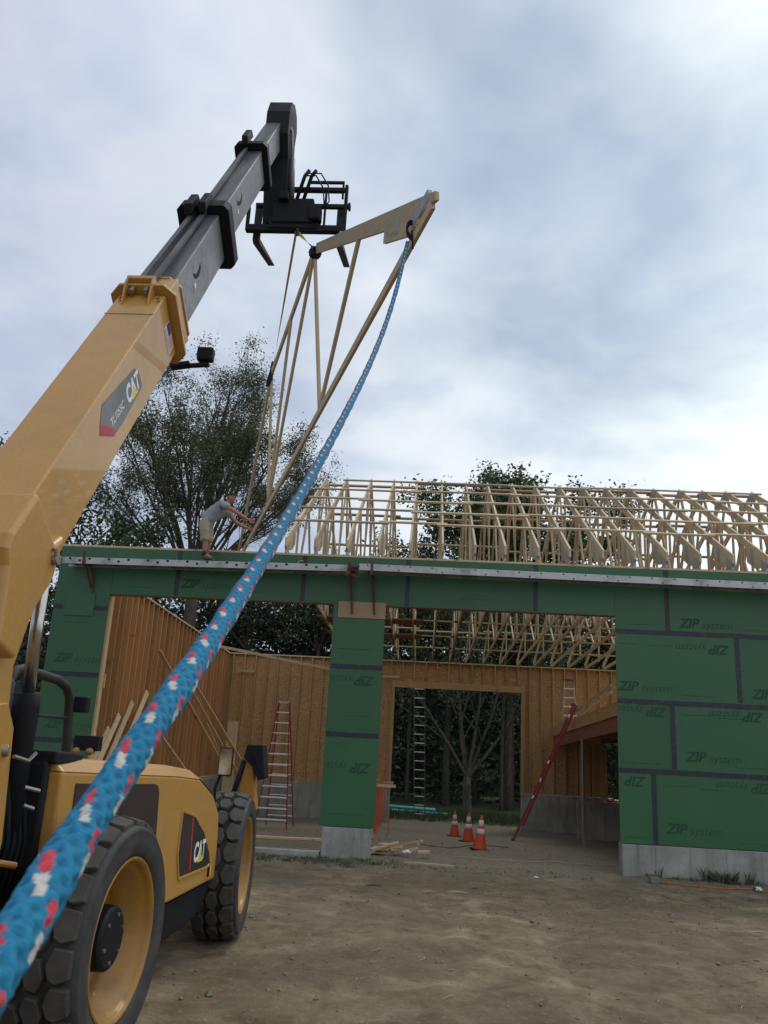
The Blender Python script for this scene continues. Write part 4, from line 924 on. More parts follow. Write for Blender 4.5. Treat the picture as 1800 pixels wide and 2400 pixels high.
    t, d = sling('short yellow sling from the carriage to the peak of the hanging truss', hook, A3+V((0, 0, 0.0)), 0.06)
    def knot(t, c, r, k):
        m = MB(); rr = random.Random(k)
        for i in range(9):
            a = rr.uniform(0, 6.28); e = V((rr.uniform(-1, 1), rr.uniform(-1, 1), rr.uniform(-1, 1))).normalized(); f = e.orthogonal().normalized(); g = e.cross(f)
            m.tube([c + (f*math.cos(a+j*0.7)+g*math.sin(a+j*0.7))*r + e*rr.uniform(-r, r)*0.4 for j in range(8)], r*0.32, 6)
        m.build('wrap', navy_m, t, smooth=True)
    knot(t, A3+V((0.02, -0.05, -0.08)), 0.075, 1)
    t, d = sling('long yellow sling running down to the far top chord of the hanging truss', hook+V((-0.02, 0, 0)), m2, 0.045)
    m = MB(); m.tube([m2+V((0, -0.02, 0.22)), m2+V((0.0, -0.03, 0.05)), m2+V((-0.02, -0.03, -0.12)), m2+V((-0.05, -0.03, -0.25))], [0.02, 0.035, 0.05, 0.03], 8); m.build('wrap', navy_m, t, smooth=True)
    MB().tube([hook+V((0, 0, 0.06)), hook+V((0, 0, -0.05))], 0.025, 8).build('shackle', dark_fr, t)
hanging_truss()

def rope():
    ctrl = [(-3.828, -8.673, 6.56), (-3.847, -9.128, 5.949), (-3.877, -9.427, 5.524), (-3.91, -9.987, 4.915), (-3.94, -10.57, 4.388), (-3.963, -11.212, 3.89), (-3.967, -11.863, 3.425), (-3.966, -12.435, 3.052), (-3.951, -12.923, 2.754), (-3.934, -13.373, 2.509), (-3.905, -13.785, 2.314), (-3.871, -14.11, 2.18), (-3.838, -14.354, 2.093), (-3.82, -14.542, 2.025), (-3.813, -14.661, 1.967), (-3.814, -14.724, 1.933), (-3.811, -14.792, 1.897), (-3.808, -14.851, 1.868), (-3.802, -14.902, 1.846), (-3.795, -14.948, 1.828), (-3.792, -14.989, 1.808), (-3.785, -15.036, 1.79)]
    P = [V(p) for p in ctrl]
    # smooth the control line, then resample by arc length
    for _ in range(2): P = [P[0]]+[(P[i-1]+2*P[i]+P[i+1])/4 for i in range(1, len(P)-1)]+[P[-1]]
    def cr(p0, p1, p2, p3, t): return 0.5*((2*p1)+(p2-p0)*t+(2*p0-5*p1+4*p2-p3)*t*t+(3*p1-p0-3*p2+p3)*t**3)
    dense = []
    for i in range(len(P)-1):
        a, b, c, d = P[max(0, i-1)], P[i], P[i+1], P[min(len(P)-1, i+2)]
        dense += [cr(a, b, c, d, k/24) for k in range(24)]
    dense.append(P[-1])
    s = [0.0]
    for i in range(1, len(dense)): s.append(s[-1]+(dense[i]-dense[i-1]).length)
    L = s[-1]; rad = 0.0178; NA = 40
    rows = []; d = L; j = len(s)-1
    while d > 0:
        while j > 0 and s[j-1] > d: j -= 1
        k = (d-s[j-1])/max(1e-9, s[j]-s[j-1]) if j > 0 else 0
        rows.append((dense[j-1].lerp(dense[j], k) if j > 0 else dense[0], L-d))
        d -= 0.0011 if (L-d) < 1.6 else 0.0022 if (L-d) < 4 else 0.005
    vs, cols = [], []
    a = V((0, 0, 1)); prev = None
    per = 0.098
    for i, (p, u) in enumerate(rows):
        q = rows[min(i+1, len(rows)-1)][0]; o = rows[max(i-1, 0)][0]; t = (q-o).normalized()
        a = (a - t*a.dot(t)).normalized() if prev is None else (prev - t*prev.dot(t)).normalized(); prev = a; b = t.cross(a)
        for k in range(NA):
            th = 2*math.pi*k/NA
            # 16-carrier braid: two crossing helical families of plump yarns
            w1 = 6*th/ (2*math.pi) + u/0.029; w2 = 6*th/(2*math.pi) - u/0.029
            h1 = abs(math.sin(math.pi*w1)); h2 = abs(math.sin(math.pi*w2))
            bump = max(h1, h2)**1.5
            wob = 0.0009*math.sin(u*31+1.7*th)+0.0007*math.sin(u*13)
            r = rad*(0.86+0.17*bump)+wob+0.0011*noise.noise(V((th*6, u*260, 5)))
            vs.append(tuple(p + (a*math.cos(th)+b*math.sin(th))*r))
            # coloured tracer yarns: four rows of red-then-white flecks, staggered
            fam = 4*th/(2*math.pi); row = math.floor(fam+0.5) % 4; du = (fam-math.floor(fam+0.5))/4*2*math.pi*rad
            pq = u/per + (0.5 if row % 2 else 0.0); ph = pq % 1.0; kk = math.floor(pq)*4+row; uu = (ph-0.5)*per + 0.003*math.sin(kk*12.9898); du = du+0.0011*math.sin(kk*78.233)
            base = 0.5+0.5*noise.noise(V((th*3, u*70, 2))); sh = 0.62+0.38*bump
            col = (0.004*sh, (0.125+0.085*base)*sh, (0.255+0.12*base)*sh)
            fz_ = 1+0.30*noise.noise(V((th*7, u*230, 9)))+0.12*math.sin(kk*3.7)
            def blob(cu, cw, ru=0.0084*fz_, rw=0.0046*fz_): return ((uu-cu)/ru)**2+((du-cw)/rw)**2 < 1
            if blob(-0.0075, 0.0005) or blob(-0.0195, 0.0040): col = (0.50, 0.48, 0.43)
            elif blob(0.0215, -0.0048) or blob(0.0092, -0.0018): col = (0.50, 0.045, 0.062)
            cols.append((*col, 1))
    nr = len(rows); fs = [(i*NA+k, i*NA+(k+1) % NA, (i+1)*NA+(k+1) % NA, (i+1)*NA+k) for i in range(nr-1) for k in range(NA)]
    me = bpy.data.meshes.new('rope'); me.from_pydata(vs, [], fs)
    ca = me.color_attributes.new('yarn', 'FLOAT_COLOR', 'POINT'); ca.data.foreach_set('color', [c for q in cols for c in q])
    t = NT('braided_rope'); vc = t.n('ShaderNodeVertexColor'); vc.layer_name = 'yarn'
    t.fin(vc.outputs[0], 0.9)
    fz = t.noise(t.coord(), 900, 2); t.bump(fz, 0.5, 0.001)
    me.materials.append(t.m); me.polygons.foreach_set('use_smooth', [True]*len(fs))
    o = thing('guide_rope', 'thick blue braided rope with red and white flecks running from the truss toward the viewer', 'rope', P[0])
    link('rope', me, o)
    # hitch round the truss heel
    m = MB(); c = V((-3.79, -8.66, 6.70))
    for k in range(3): m.tube([c+V((0.05*math.cos(x), 0.03*math.cos(x), 0.085*math.sin(x)+0.02*k-0.02)) for x in [j*math.pi/5 for j in range(11)]], 0.010, 6)
    m.tube([c, c+V((0.01, 0.0, -0.12)), c+V((0.015, 0, -0.2))], 0.010, 6); m.build('hitch', navy_m, o, smooth=True)
rope()

# ------------------------------------------------------------------ planks, brackets, clamp
def planks():
    def plank(label, x0, x1, z0, z1, holes, yf, step):
        t = thing('aluminium_plank', label, 'scaffold plank', ((x0+x1)/2, yf+0.15, z0), 'scaffold planks along the wall top')
        tilt = lambda x: z0+(z1-z0)*(x-x0)/(x1-x0)
        H_, W_ = 0.125, 0.34
        for y0 in (yf, yf+W_-0.03):
            A = [(x0, y0, tilt(x0)-H_), (x1, y0, tilt(x1)-H_), (x1, y0, tilt(x1)), (x0, y0, tilt(x0))]
            MB().prism(A, [(x, y+0.03, z) for x, y, z in A]).build('side_rail', alu, t, bevel=0.004)
        A = [(x0, yf+0.032, tilt(x0)-0.03), (x1, yf+0.032, tilt(x1)-0.03), (x1, yf+0.032, tilt(x1)-0.008), (x0, yf+0.032, tilt(x0)-0.008)]
        MB().prism(A, [(x, yf+W_-0.032, z) for x, y, z in A]).build('deck', alu_d, t)
        n = int((x1-x0)/step); 
        for k in range(n):
            x = x0+0.15+k*step
            MB().box((x, yf+0.031, tilt(x)-0.10), (x+0.035, yf+W_-0.031, tilt(x)-0.065)).build('rung', alu_d, t)
            spots = [(x, -0.026, 0)] + ([(x+0.187, -0.061 if holes == 'square' else -0.10, 1)] if (k % 2 == (0 if holes == 'square' else 1)) else [])
            for (xx, dz, _) in spots:
                m = MB()
                if holes == 'square': m.box((xx-0.023, yf-0.003, tilt(x)+dz-0.019), (xx+0.023, yf-0.0005, tilt(x)+dz+0.019))
                else: m.tube([(xx, yf-0.003, tilt(x)+dz), (xx, yf-0.0005, tilt(x)+dz)], 0.014, 10)
                m.build('rung_socket', hole_m, t)
        return t
    plank('left aluminium plank with square rung holes, the one the worker stands on', -10.44, -5.02, 5.07, 5.135, 'square', -0.47, 0.375)
    plank('right aluminium plank with round holes and paint scuffs, reaching the right picture edge', -4.80, 5.2, 5.165, 5.10, 'round', -0.49, 0.40)
    # cavity end of the right plank
    def bracket(x, label, z=4.29, side=False):
        t = thing('wall_bracket', label, 'bracket', (x, -0.1, z), 'red plank brackets')
        MB().beam((x, -0.055, z), (x-0.06, -0.075, 5.0), 0.035, 0.03).build('upright', redm, t)
        MB().beam((x-0.045, -0.06, 4.98), (x-0.06, -0.50, 4.965), 0.04, 0.035).build('arm', redm, t)
        MB().beam((x-0.02, -0.065, 4.55), (x-0.055, -0.40, 4.95), 0.025, 0.02).build('strut', redm, t)
        MB().beam((x-0.06, -0.505, 4.95), (x-0.065, -0.515, 5.19), 0.045, 0.02, (0, 1, 0)).build('hook', redm, t)
    bracket(-4.92, 'red plank bracket, left one of the pair screwed to the board on the pier')
    bracket(-4.50, 'red plank bracket, right one of the pair screwed to the board on the pier')
    bracket(-9.95, 'red plank bracket near the far left end of the wall', 4.48)
    t = thing('clamp', 'small silver clamp ring hanging on the wall above the left plank', 'clamp', (-5.95, -0.06, 5.2))
    MB().tube([(-5.95+0.06*math.cos(a), -0.10, 5.21+0.045*math.sin(a)) for a in [R(40+i*31) for i in range(10)]], 0.011, 8).build('frame', alu, t, smooth=True)
    MB().tube([(-5.90, -0.10, 5.19), (-5.82, -0.10, 5.17)], 0.008, 6).build('screw', steel, t)
    t = thing('cord_bundle', 'dark bundled cord stuffed between the two planks', 'cord', (-4.82, -0.4, 5.1))
    MB().box((-4.97, -0.42, 5.02), (-4.84, -0.2, 5.12)).build('tool_pouch', navy_m, t, bevel=0.02)
    m = MB(); rr = random.Random(5)
    for k in range(5): m.tube([(-4.90+rr.uniform(-0.1, 0.12), -0.50+rr.uniform(-0.02, 0.02), 5.14-0.05*j+rr.uniform(-0.02, 0.02)) for j in range(6)], 0.006, 6)
    m.build('cord', redm, t, smooth=True)
planks()

# ------------------------------------------------------------------ the worker
def skin(chain_pts, edges, radii, mat, name, parent, root=0, sub=2, label=None):
    me = bpy.data.meshes.new(name); me.from_pydata([tuple(p) for p in chain_pts], edges, [])
    o = bpy.data.objects.new(name, me); COL.objects.link(o)
    sk = o.modifiers.new('skin', 'SKIN'); sk.use_smooth_shade = True
    for i, r in enumerate(radii):
        r = r if isinstance(r, tuple) else (r, r)
        me.skin_vertices[0].data[i].radius = r
        me.skin_vertices[0].data[i].use_root = (i == root)
    ss = o.modifiers.new('sub', 'SUBSURF'); ss.levels = sub; ss.render_levels = sub
    dg = bpy.context.evaluated_depsgraph_get(); m2 = bpy.data.meshes.new_from_object(o.evaluated_get(dg))
    bpy.data.objects.remove(o); bpy.data.meshes.remove(me)
    m2.materials.clear(); m2.materials.append(mat); m2.polygons.foreach_set('use_smooth', [True]*len(m2.polygons))
    return link(name, m2, parent, label, True)
def worker():
    P = thing('person', 'man in grey t-shirt and khaki shorts bending forward with both arms reaching to the truss', 'person', (-7.70, -0.33, 5.13))
    Y = -0.33
    p = lambda x, z, dy=0.0: V((x, Y+dy, z))
    hipc, waist, chest, neck, head = p(-7.80, 5.90), p(-7.76, 5.985), p(-7.60, 6.12), p(-7.44, 6.25), p(-7.375, 6.345)
    shN, shF = p(-7.50, 6.225, -0.17), p(-7.45, 6.15, 0.17)
    elN, wrN = p(-7.225, 6.07, -0.16), p(-7.00, 5.96, -0.03); elF, wrF = p(-7.255, 5.93, 0.16), p(-7.045, 5.83, 0.12)
    hN, hF = p(-7.82, 5.85, -0.09), p(-7.80, 5.85, 0.09)
    knN, anN = p(-7.755, 5.53, -0.09), p(-7.755, 5.235, -0.08); knF, anF = p(-7.745, 5.55, 0.09), p(-7.765, 5.235, 0.12)
    toN, toF = p(-7.60, 5.17, -0.08), p(-7.62, 5.17, 0.12)
    pts = [hipc, waist, chest, neck, shN, elN, wrN, shF, elF, wrF, hN, knN, anN, toN, hF, knF, anF, toF, neck+V((0.03, 0, 0.04)), head+V((0, 0, 0.0)), head+V((0.015, -0.004, 0.06)), p(-7.75, 5.42, -0.09), p(-7.75, 5.42, 0.10), (elN+wrN)/2, (elF+wrF)/2]
    ed = [(0, 1), (1, 2), (2, 3), (2, 4), (4, 5), (5, 23), (23, 6), (2, 7), (7, 8), (8, 24), (24, 9), (0, 10), (10, 11), (11, 21), (21, 12), (12, 13), (0, 14), (14, 15), (15, 22), (22, 16), (16, 17), (3, 18), (18, 19), (19, 20)]
    ra = [0.12, 0.115, 0.13, 0.055, 0.052, 0.040, 0.026, 0.052, 0.040, 0.026, 0.085, 0.055, 0.036, 0.03, 0.085, 0.055, 0.036, 0.03, 0.050, 0.078, 0.070, 0.054, 0.054, 0.040, 0.040]
    # hands: palms and fingers in the same body mesh
    def hand(w, d, up, side):
        d = d.normalized(); s_ = d.cross(up).normalized(); u = s_.cross(d)
        iw = {'w': 6, 'f': 9}[side]; base = len(pts); pts.append(w+d*0.045); ed.append((iw, base)); ra.append((0.020, 0.030))
        for k, (o_, L_) in enumerate(((-0.027, 0.062), (-0.010, 0.072), (0.008, 0.068), (0.025, 0.054))):
            a = len(pts); pts.append(w+d*0.082+u*o_); pts.append(w+d*(0.082+L_*0.5)+u*o_*1.2+s_*0.006); pts.append(w+d*(0.082+L_*0.95)+u*o_*1.3+s_*0.022)
            ed.extend([(base, a), (a, a+1), (a+1, a+2)]); ra.extend([0.0095, 0.0085, 0.007])
        a = len(pts); pts.append(w+d*0.045+u*0.045+s_*0.012); pts.append(w+d*0.080+u*0.062+s_*0.02); ed.extend([(base, a), (a, a+1)]); ra.extend([0.011, 0.0085])
    hand(wrN, V((0.9, 0.15, -0.25)), V((0, 0.2, 1)), 'w'); hand(wrF, V((0.9, 0.1, -0.2)), V((0, -0.2, 1)), 'f')
    body = skin(pts, ed, ra, skin_m, 'body', P, 0, 2)
    body.matrix_parent_inverse = Matrix.Translation(-V(P.location))
    def part(name, pts, ed, ra, mat, sub=2):
        o = skin(pts, ed, ra, mat, name, P, 0, 3 if name in ('t_shirt', 'shorts') else sub)
        if name in ('t_shirt', 'shorts'):
            for v in o.data.vertices:
                q = noise.noise(V((v.co.x*9+v.co.z*16, v.co.y*9, v.co.z*7-v.co.x*12)))+0.5*noise.noise(v.co*34); v.co += v.normal*0.014*q
        o.matrix_parent_inverse = Matrix.Translation(-V(P.location)); return o
    part('t_shirt', [p(-7.835, 5.88), p(-7.79, 5.95), chest+V((0, 0, 0.005)), neck+V((-0.03, 0, -0.02)), shN, shN.lerp(elN, 0.55), shF, shF.lerp(elF, 0.55), p(-7.68, 6.06)],
         [(0, 1), (1, 8), (8, 2), (2, 3), (2, 4), (4, 5), (2, 6), (6, 7)], [0.160, 0.160, 0.160, 0.075, 0.085, 0.078, 0.085, 0.078, 0.160], shirt_m)
    part('shorts', [p(-7.815, 5.985), hipc, hN, hN.lerp(knN, 0.5), knN+V((0.0, 0, -0.07)), hF, hF.lerp(knF, 0.5), knF+V((0, 0, -0.07))],
         [(0, 1), (1, 2), (2, 3), (3, 4), (1, 5), (5, 6), (6, 7)], [0.140, 0.150, 0.118, 0.108, 0.104, 0.118, 0.108, 0.102], short_m)
    for a, t_ in ((anN, toN), (anF, toF)):
        part('boot', [a+V((-0.03, 0, -0.02)), a+V((0.0, 0, -0.055)), t_+V((-0.03, 0, -0.005)), t_+V((0.03, 0, -0.01))], [(0, 1), (1, 2), (2, 3)], [0.045, 0.048, 0.040, 0.032], shoe_m)
        MB().tube([a+V((0, 0, 0.06)), a+V((0, 0, -0.02))], 0.046, 12).build('sock', sock_m, P, smooth=True)
    # head: shaped skull with face, ears; then hair cap
    hc = head+V((0.012, -0.005, 0.03)); f = V((0.80, -0.52, -0.30)).normalized(); sd2 = V((0, 0, 1)).cross(f).normalized(); u2 = f.cross(sd2)
    bm = bmesh.new(); bmesh.ops.create_uvsphere(bm, u_segments=28, v_segments=20, radius=1.0)
    for v in bm.verts:
        x, y, z = v.co                      # x forward, y left, z up
        fx = 0.088 if x > 0 else 0.092; w = 0.074*(1-0.22*max(0, -z)); hgt = 0.112
        X_, Y_, Z_ = x*fx, y*w, z*hgt
        if x > 0.2:
            X_ += 0.022*math.exp(-((y/0.16)**2+((z+0.15)/0.24)**2))       # nose
            X_ -= 0.010*math.exp(-(((abs(y)-0.36)/0.17)**2+((z-0.10)/0.13)**2))   # eye sockets
            X_ += 0.007*math.exp(-((y/0.4)**2+((z-0.27)/0.10)**2))        # brow
            X_ += 0.006*math.exp(-((y/0.28)**2+((z+0.50)/0.09)**2))       # lips
            X_ += 0.012*math.exp(-((y/0.3)**2+((z+0.82)/0.2)**2))         # chin
        v.co = hc + f*X_ + sd2*Y_ + u2*Z_
    me = bpy.data.meshes.new('head'); bm.to_mesh(me); bm.free(); me.materials.append(skin_m); me.polygons.foreach_set('use_smooth', [True]*len(me.polygons))
    hd = link('head', me, P)
    for s in (-1, 1):
        MB().tube([hc+sd2*s*0.074+u2*0.02+f*-0.01, hc+sd2*s*0.086+u2*0.012+f*-0.022, hc+sd2*s*0.084-u2*0.025+f*-0.018, hc+sd2*s*0.074-u2*0.03+f*-0.008], [0.012, 0.014, 0.010, 0.007], 8).build('ear', skin_m, hd, smooth=True, local=True)
        MB().tube([hc+sd2*s*0.027+u2*0.012+f*0.074, hc+sd2*s*0.027+u2*0.012+f*0.0815], [0.009, 0.004], 8).build('eye', sock_m, hd, smooth=True, local=True)
        MB().tube([hc+sd2*s*0.014+u2*0.030+f*0.088, hc+sd2*s*0.040+u2*0.031+f*0.078], 0.0035, 6).build('eyebrow', hair_m, hd, local=True)
    MB().tube([hc+sd2*-0.02-u2*0.055+f*0.086, hc-u2*0.057+f*0.091, hc+sd2*0.02-u2*0.055+f*0.086], 0.0035, 6).build('mouth', red_p if False else sock_m, hd, local=True)
    bm = bmesh.new(); bmesh.ops.create_uvsphere(bm, u_segments=28, v_segments=18, radius=1.0)
    dele = [v for v in bm.verts if v.co.z < 0.18 and v.co.x > -0.25 or v.co.z < -0.45 or (v.co.x > 0.55 and v.co.z < 0.5)]
    bmesh.ops.delete(bm, geom=dele, context='VERTS')
    for v in bm.verts:
        x, y, z = v.co; r_ = 1+0.02*noise.noise(v.co*9)
        v.co = hc + f*x*0.098*r_ + sd2*y*0.082*r_ + u2*z*0.124*r_
    me = bpy.data.meshes.new('hair'); bm.to_mesh(me); bm.free(); me.materials.append(hair_m); me.polygons.foreach_set('use_smooth', [True]*len(me.polygons))
    link('hair', me, P)
worker()

# ------------------------------------------------------------------ ladders
def step_ladder(name, label, base, h, wb, wt, depth, nr, mrail, mrung, cap_m, face=(0, -1, 0), group=None, rear=True):
    """A-frame step ladder; base is the middle of its footprint, front side toward 'face'"""
    B = V(base); f = V(face).normalized(); s_ = f.cross(V((0, 0, 1)))
    t = thing(name, label, 'step ladder', base, group)
    top = B+V((0, 0, h))
    for k, (sgn, off) in enumerate(((1, depth*0.42), (-1, -depth*0.58))):
        for q in (-1, 1):
            MB().beam(B+f*off+s_*q*wb/2*(1 if sgn > 0 else 0.9), top+f*0.04*sgn+s_*q*wt/2, 0.028, 0.07 if sgn > 0 else 0.04, f).build('rail', mrail, t)
        for i in range(nr):
            a = (i+1)/(nr+1); w = (wb+(wt-wb)*a)*(1 if sgn > 0 else 0.9)
            if sgn < 0 and i % 1: continue
            c = (B+f*off).lerp(top+f*0.04*sgn, a)
            MB().beam(c-s_*w/2, c+s_*w/2, 0.075 if sgn > 0 else 0.03, 0.03 if sgn > 0 else 0.022).build('rung' if sgn > 0 else 'rear_rung', mrung, t)
    MB().beam(top-s_*(wt/2+0.02), top+s_*(wt/2+0.02), 0.13, 0.05).build('top_cap', cap_m, t)
    for q in (-1, 1):
        MB().beam(B.lerp(top, 0.5)+f*0.2+s_*q*wb*0.3, B.lerp(top, 0.5)-f*0.28+s_*q*wb*0.27, 0.012, 0.02).build('spreader', mrung, t)
white_alu = paint('bright_aluminium_tread', (0.80, 0.80, 0.80), 0.4, 0, (0.4, 0.4, 0.4), 0.3, 0.0)
step_ladder('step_ladder', 'tall red fibreglass step ladder with silver rungs standing open by the concrete back wall', (-7.42, 8.2, zg0(-7.4, 8.2)-0.01), 3.33, 0.86, 0.30, 1.5, 11, redfib, white_alu, alu)
step_ladder('step_ladder', 'shorter aluminium step ladder with a blue cap standing up on the loft deck', (1.18, 12.3, 2.85), 1.42, 0.44, 0.30, 0.5, 4, alu, white_alu, bluefib)
def straight_ladder(label, p, q, width_dir, w, n, mrail, mrung, rail_w=0.03, rail_h=0.075, group=None, fly=None):
    p, q, wd = V(p), V(q), V(width_dir).normalized()
    t = thing('extension_ladder', label, 'ladder', p, group); d = (q-p).normalized(); u = wd.cross(d)
    for s in (-1, 1): MB().beam(p+wd*s*w/2, q+wd*s*w/2, rail_w, rail_h, u).build('rail', mrail, t)
    for i in range(n):
        c = p.lerp(q, (i+0.7)/n); MB().tube([c-wd*w/2, c+wd*w/2], 0.016, 8).build('rung', mrung, t)
    if fly:
        o = u*0.085*fly
        for s in (-1, 1): MB().beam(p.lerp(q, 0.12)+wd*s*(w/2-0.04)+o, q+wd*s*(w/2-0.04)+o, rail_w, rail_h, u).build('fly_rail', mrail, t)
        MB().beam(q-wd*w/2+d*0.0, q+wd*w/2, 0.06, 0.12, u).build('top_brace', bluefib, t)
        for s in (-1, 1): MB().beam(p+wd*s*w/2-d*0.05, p+wd*s*w/2+d*0.04, 0.05, 0.10, u).build('foot', blk, t)
        for a in (0.3, 0.42, 0.55, 0.9):
            MB().beam(p.lerp(q, a)-wd*(w/2+0.018), p.lerp(q, a+0.025)-wd*(w/2+0.018), 0.003, 0.045, u).build('label_sticker', white_p, t)
    return t
straight_ladder('red fibreglass extension ladder leaning steeply against the loft edge', (-0.92, 9.10, zg0(-0.9, 9.1)), (0.93, 10.0, 3.36), (0.12, 1, 0), 0.42, 12, redfib, white_alu, 0.026, 0.062, fly=1)
straight_ladder('thin aluminium extension ladder standing outside the rear doorway in front of the wood', (-3.52, 17.6, -0.72), (-3.72, 15.0, 5.0), (1, 0, 0), 0.40, 18, alu_d, white_alu)

# ------------------------------------------------------------------ cones, cords, pipes, scraps
def cone_template(label, loc, tilt=0.0):
    t = thing('traffic_cone', label, 'traffic cone', loc, 'traffic cones in the garage')
    prof = [(0.02, 0.150), (0.14, 0.122), (0.145, 0.121)]
    H_ = 0.72
    rr = lambda z: 0.148*(1-z/H_)+0.024
    MB().lathe([(0.03, rr(0.03)), (0.36, rr(0.36)), (H_-0.01, rr(H_-0.01)), (H_, 0.015), (H_, 0.0)], (0, 0, 0), 'Z', 28).build('cone_body', orange_m, t, smooth=True, local=True)
    for z0, z1 in ((0.34, 0.44), (0.50, 0.62)):
        MB().lathe([(z0, rr(z0)+0.002), (z0+0.001, rr(z0)+0.004), (z1-0.001, rr(z1)+0.004), (z1, rr(z1)+0.002)], (0, 0, 0), 'Z', 28).build('reflective_band', reflect, t, smooth=True, local=True)
    m = MB(); m.box((-0.19, -0.19, 0.0), (0.19, 0.19, 0.032)); m.build('base', blk, t, bevel=0.01, local=True)
    return t
cones = [('orange traffic cone with white bands, the farthest of three and left of the others', (-2.50, 9.9)), ('orange traffic cone with white bands, the middle one of three', (-2.30, 6.4)), ('orange traffic cone on a wide black base, the nearest and largest in view', (-2.25, 3.0))]
c0 = None
for i, (lb, (x, y)) in enumerate(cones):
    z = zg(x, y)
    if c0 is None: c0 = cone_template(lb, (x, y, z)); c0.rotation_euler = (0, 0, 0.3); c0.scale = (0.9, 0.9, 0.95)
    else:
        c = copy_tree(c0); c.location = (x, y, z); c['label'] = lb; c.rotation_euler = (R(1.5*i), R(-1), 0.9*i)

def misc():
    # orange cord coil on a nail block beside the pier
    t = thing('cord_coil', 'coiled orange extension cord hanging on a timber stake right of the green pier', 'cord', (-4.3, 5.0, 0.0))
    m = MB(); rr = random.Random(11)
    for k in range(11):
        x0 = -4.50+rr.uniform(-0.06, 0.06); w = rr.uniform(0.02, 0.09); zb = rr.uniform(-0.10, 0.25)
        m.tube([(x0-w, 5.0+rr.uniform(-0.03, 0.03), 1.06), (x0-w*1.2, 5.0, 0.6), (x0-w*0.8, 5.0, zb+0.1), (x0, 5.0, zb), (x0+w*0.8, 5.0, zb+0.12), (x0+w*1.1, 5.0, 0.6), (x0+w, 5.02, 1.06), (x0, 5.0, 1.12)], 0.009, 6)
    m.tube([(-4.38, 5.0, 1.0), (-4.25, 5.02, 0.5), (-4.22, 5.0, 0.0), (-4.28, 5.0, -0.12)], 0.009, 6)
    m.build('cord', cord_m, t, smooth=True)
    MB().box((-4.62, 5.02, -0.25), (-4.54, 5.06, 1.14)).build('stake', pine_z, t); MB().box((-4.60, 4.985, 0.98), (-4.10, 5.018, 1.05)).build('cleat', pine_x, t)
    # teal pipes behind the rear doorway
    for k, (a, b, lb) in enumerate((((-5.6, 20.8, -0.62), (-2.35, 19.6, -0.62), 'pale teal plastic pipe lying on the grass behind the doorway, the lower one'), ((-5.4, 21.0, -0.47), (-2.9, 20.0, -0.50), 'pale teal plastic pipe resting on top of the other one behind the doorway'))):
        z = -0.73 if k == 0 else -0.60
        a = (a[0], a[1], z+0.10); b = (b[0], b[1], z+0.10)
        tag(MB().tube([a, b], 0.065, 12).build('pipe', teal_m, smooth=True), lb, 'pipe', 'teal pipes on the grass')
    # scrap pile beside the pier
    rr = random.Random(21)
    spec = [('short thick board end lying flat nearest the pier', 0.42, 0.14, -4.02, 0.9), ('pale board offcut leaning on the scrap heap beside the pier', 0.50, 0.09, -3.85, 0.6), ('long thin board at the front of the scrap heap', 0.72, 0.09, -3.62, 0.25), ('narrow batten sticking up out of the scrap heap', 0.55, 0.04, -3.55, 0.75),
            ('squarish block end at the right of the scrap heap', 0.22, 0.12, -3.10, 0.45), ('dark weathered batten across the scrap heap', 0.60, 0.05, -3.45, 0.95), ('pale board offcut at the back of the scrap heap', 0.5, 0.11, -3.9, 1.2), ('small pale wedge in the middle of the scrap heap', 0.25, 0.08, -3.62, 0.65), ('stubby pale block tilted on top of the scrap heap', 0.28, 0.16, -3.80, 0.75), ('grey weathered board end under the scrap heap at the pier side', 0.38, 0.14, -4.05, 0.55), ('thin pale stake lying across the front of the scrap heap', 0.66, 0.045, -3.95, 0.35)]
    for k, (lb, L_, W_, x, y) in enumerate(spec):
        x -= 0.42; y += 0.15; L_ *= 0.95; W_ *= 1.15
        z = zg(x, y)+0.03+0.075*(k % 3); a = rr.uniform(-0.9, 0.9); el = rr.uniform(0.0, 0.30)
        d = V((math.cos(a)*math.cos(el), math.sin(a)*math.cos(el), math.sin(el)))
        tag(MB().beam(V((x, y, z)), V((x, y, z))+d*L_, W_, 0.038).build('board_scrap', gray_board if 'dark' in lb else pine_x), lb, 'scrap wood', 'wood scraps beside the pier')
    t = thing('litter', 'crumpled white plastic wrapping lying among the scrap wood', 'litter', (-3.7, 0.7, 0.05))
    def crumple(c, s, mat, parent, k, flat=0.4):
        bm = bmesh.new(); bmesh.ops.create_icosphere(bm, subdivisions=3, radius=1)
        for v in bm.verts: q = 1+0.55*noise.noise(v.co*2.2+V((k, 0, 0)))+0.3*noise.noise(v.co*6+V((0, k, 0))); v.co = V(c)+V((v.co.x*s, v.co.y*s, v.co.z*s*flat))*q
        me = bpy.data.meshes.new('crumple'); bm.to_mesh(me); bm.free(); me.materials.append(mat); return link('wrapping', me, parent)
    crumple((-3.72, 0.62, zg(-3.7, 0.6)+0.10), 0.075, white_pl, t, 1)
    t = thing('litter', 'small white scrap of paper on the dirt near the middle of the yard', 'litter', (-1.6, -0.9, 0)); crumple((-1.6, -0.95, zg(-1.6, -0.95)+0.015), 0.035, white_pl, t, 5, 0.3)
    t = thing('litter', 'blue and white crumpled bottle wrapper on the ground by the right edge', 'litter', (1.95, -0.85, 0)); crumple((1.95, -0.85, zg(1.95, -0.85)+0.04), 0.06, white_pl, t, 9, 0.5); MB().box((1.88, -0.88, zg(1.9, -0.85)+0.02), (1.94, -0.80, zg(1.9, -0.85)+0.06)).build('blue_cap', bluefib, t, bevel=0.01)
    # extension cord on the right with its box
    t = thing('power_cable', 'orange extension cord trailing from a grey box along the right wall base', 'cord', (0.39, -0.6, 0.05))
    m = MB(); pts = []
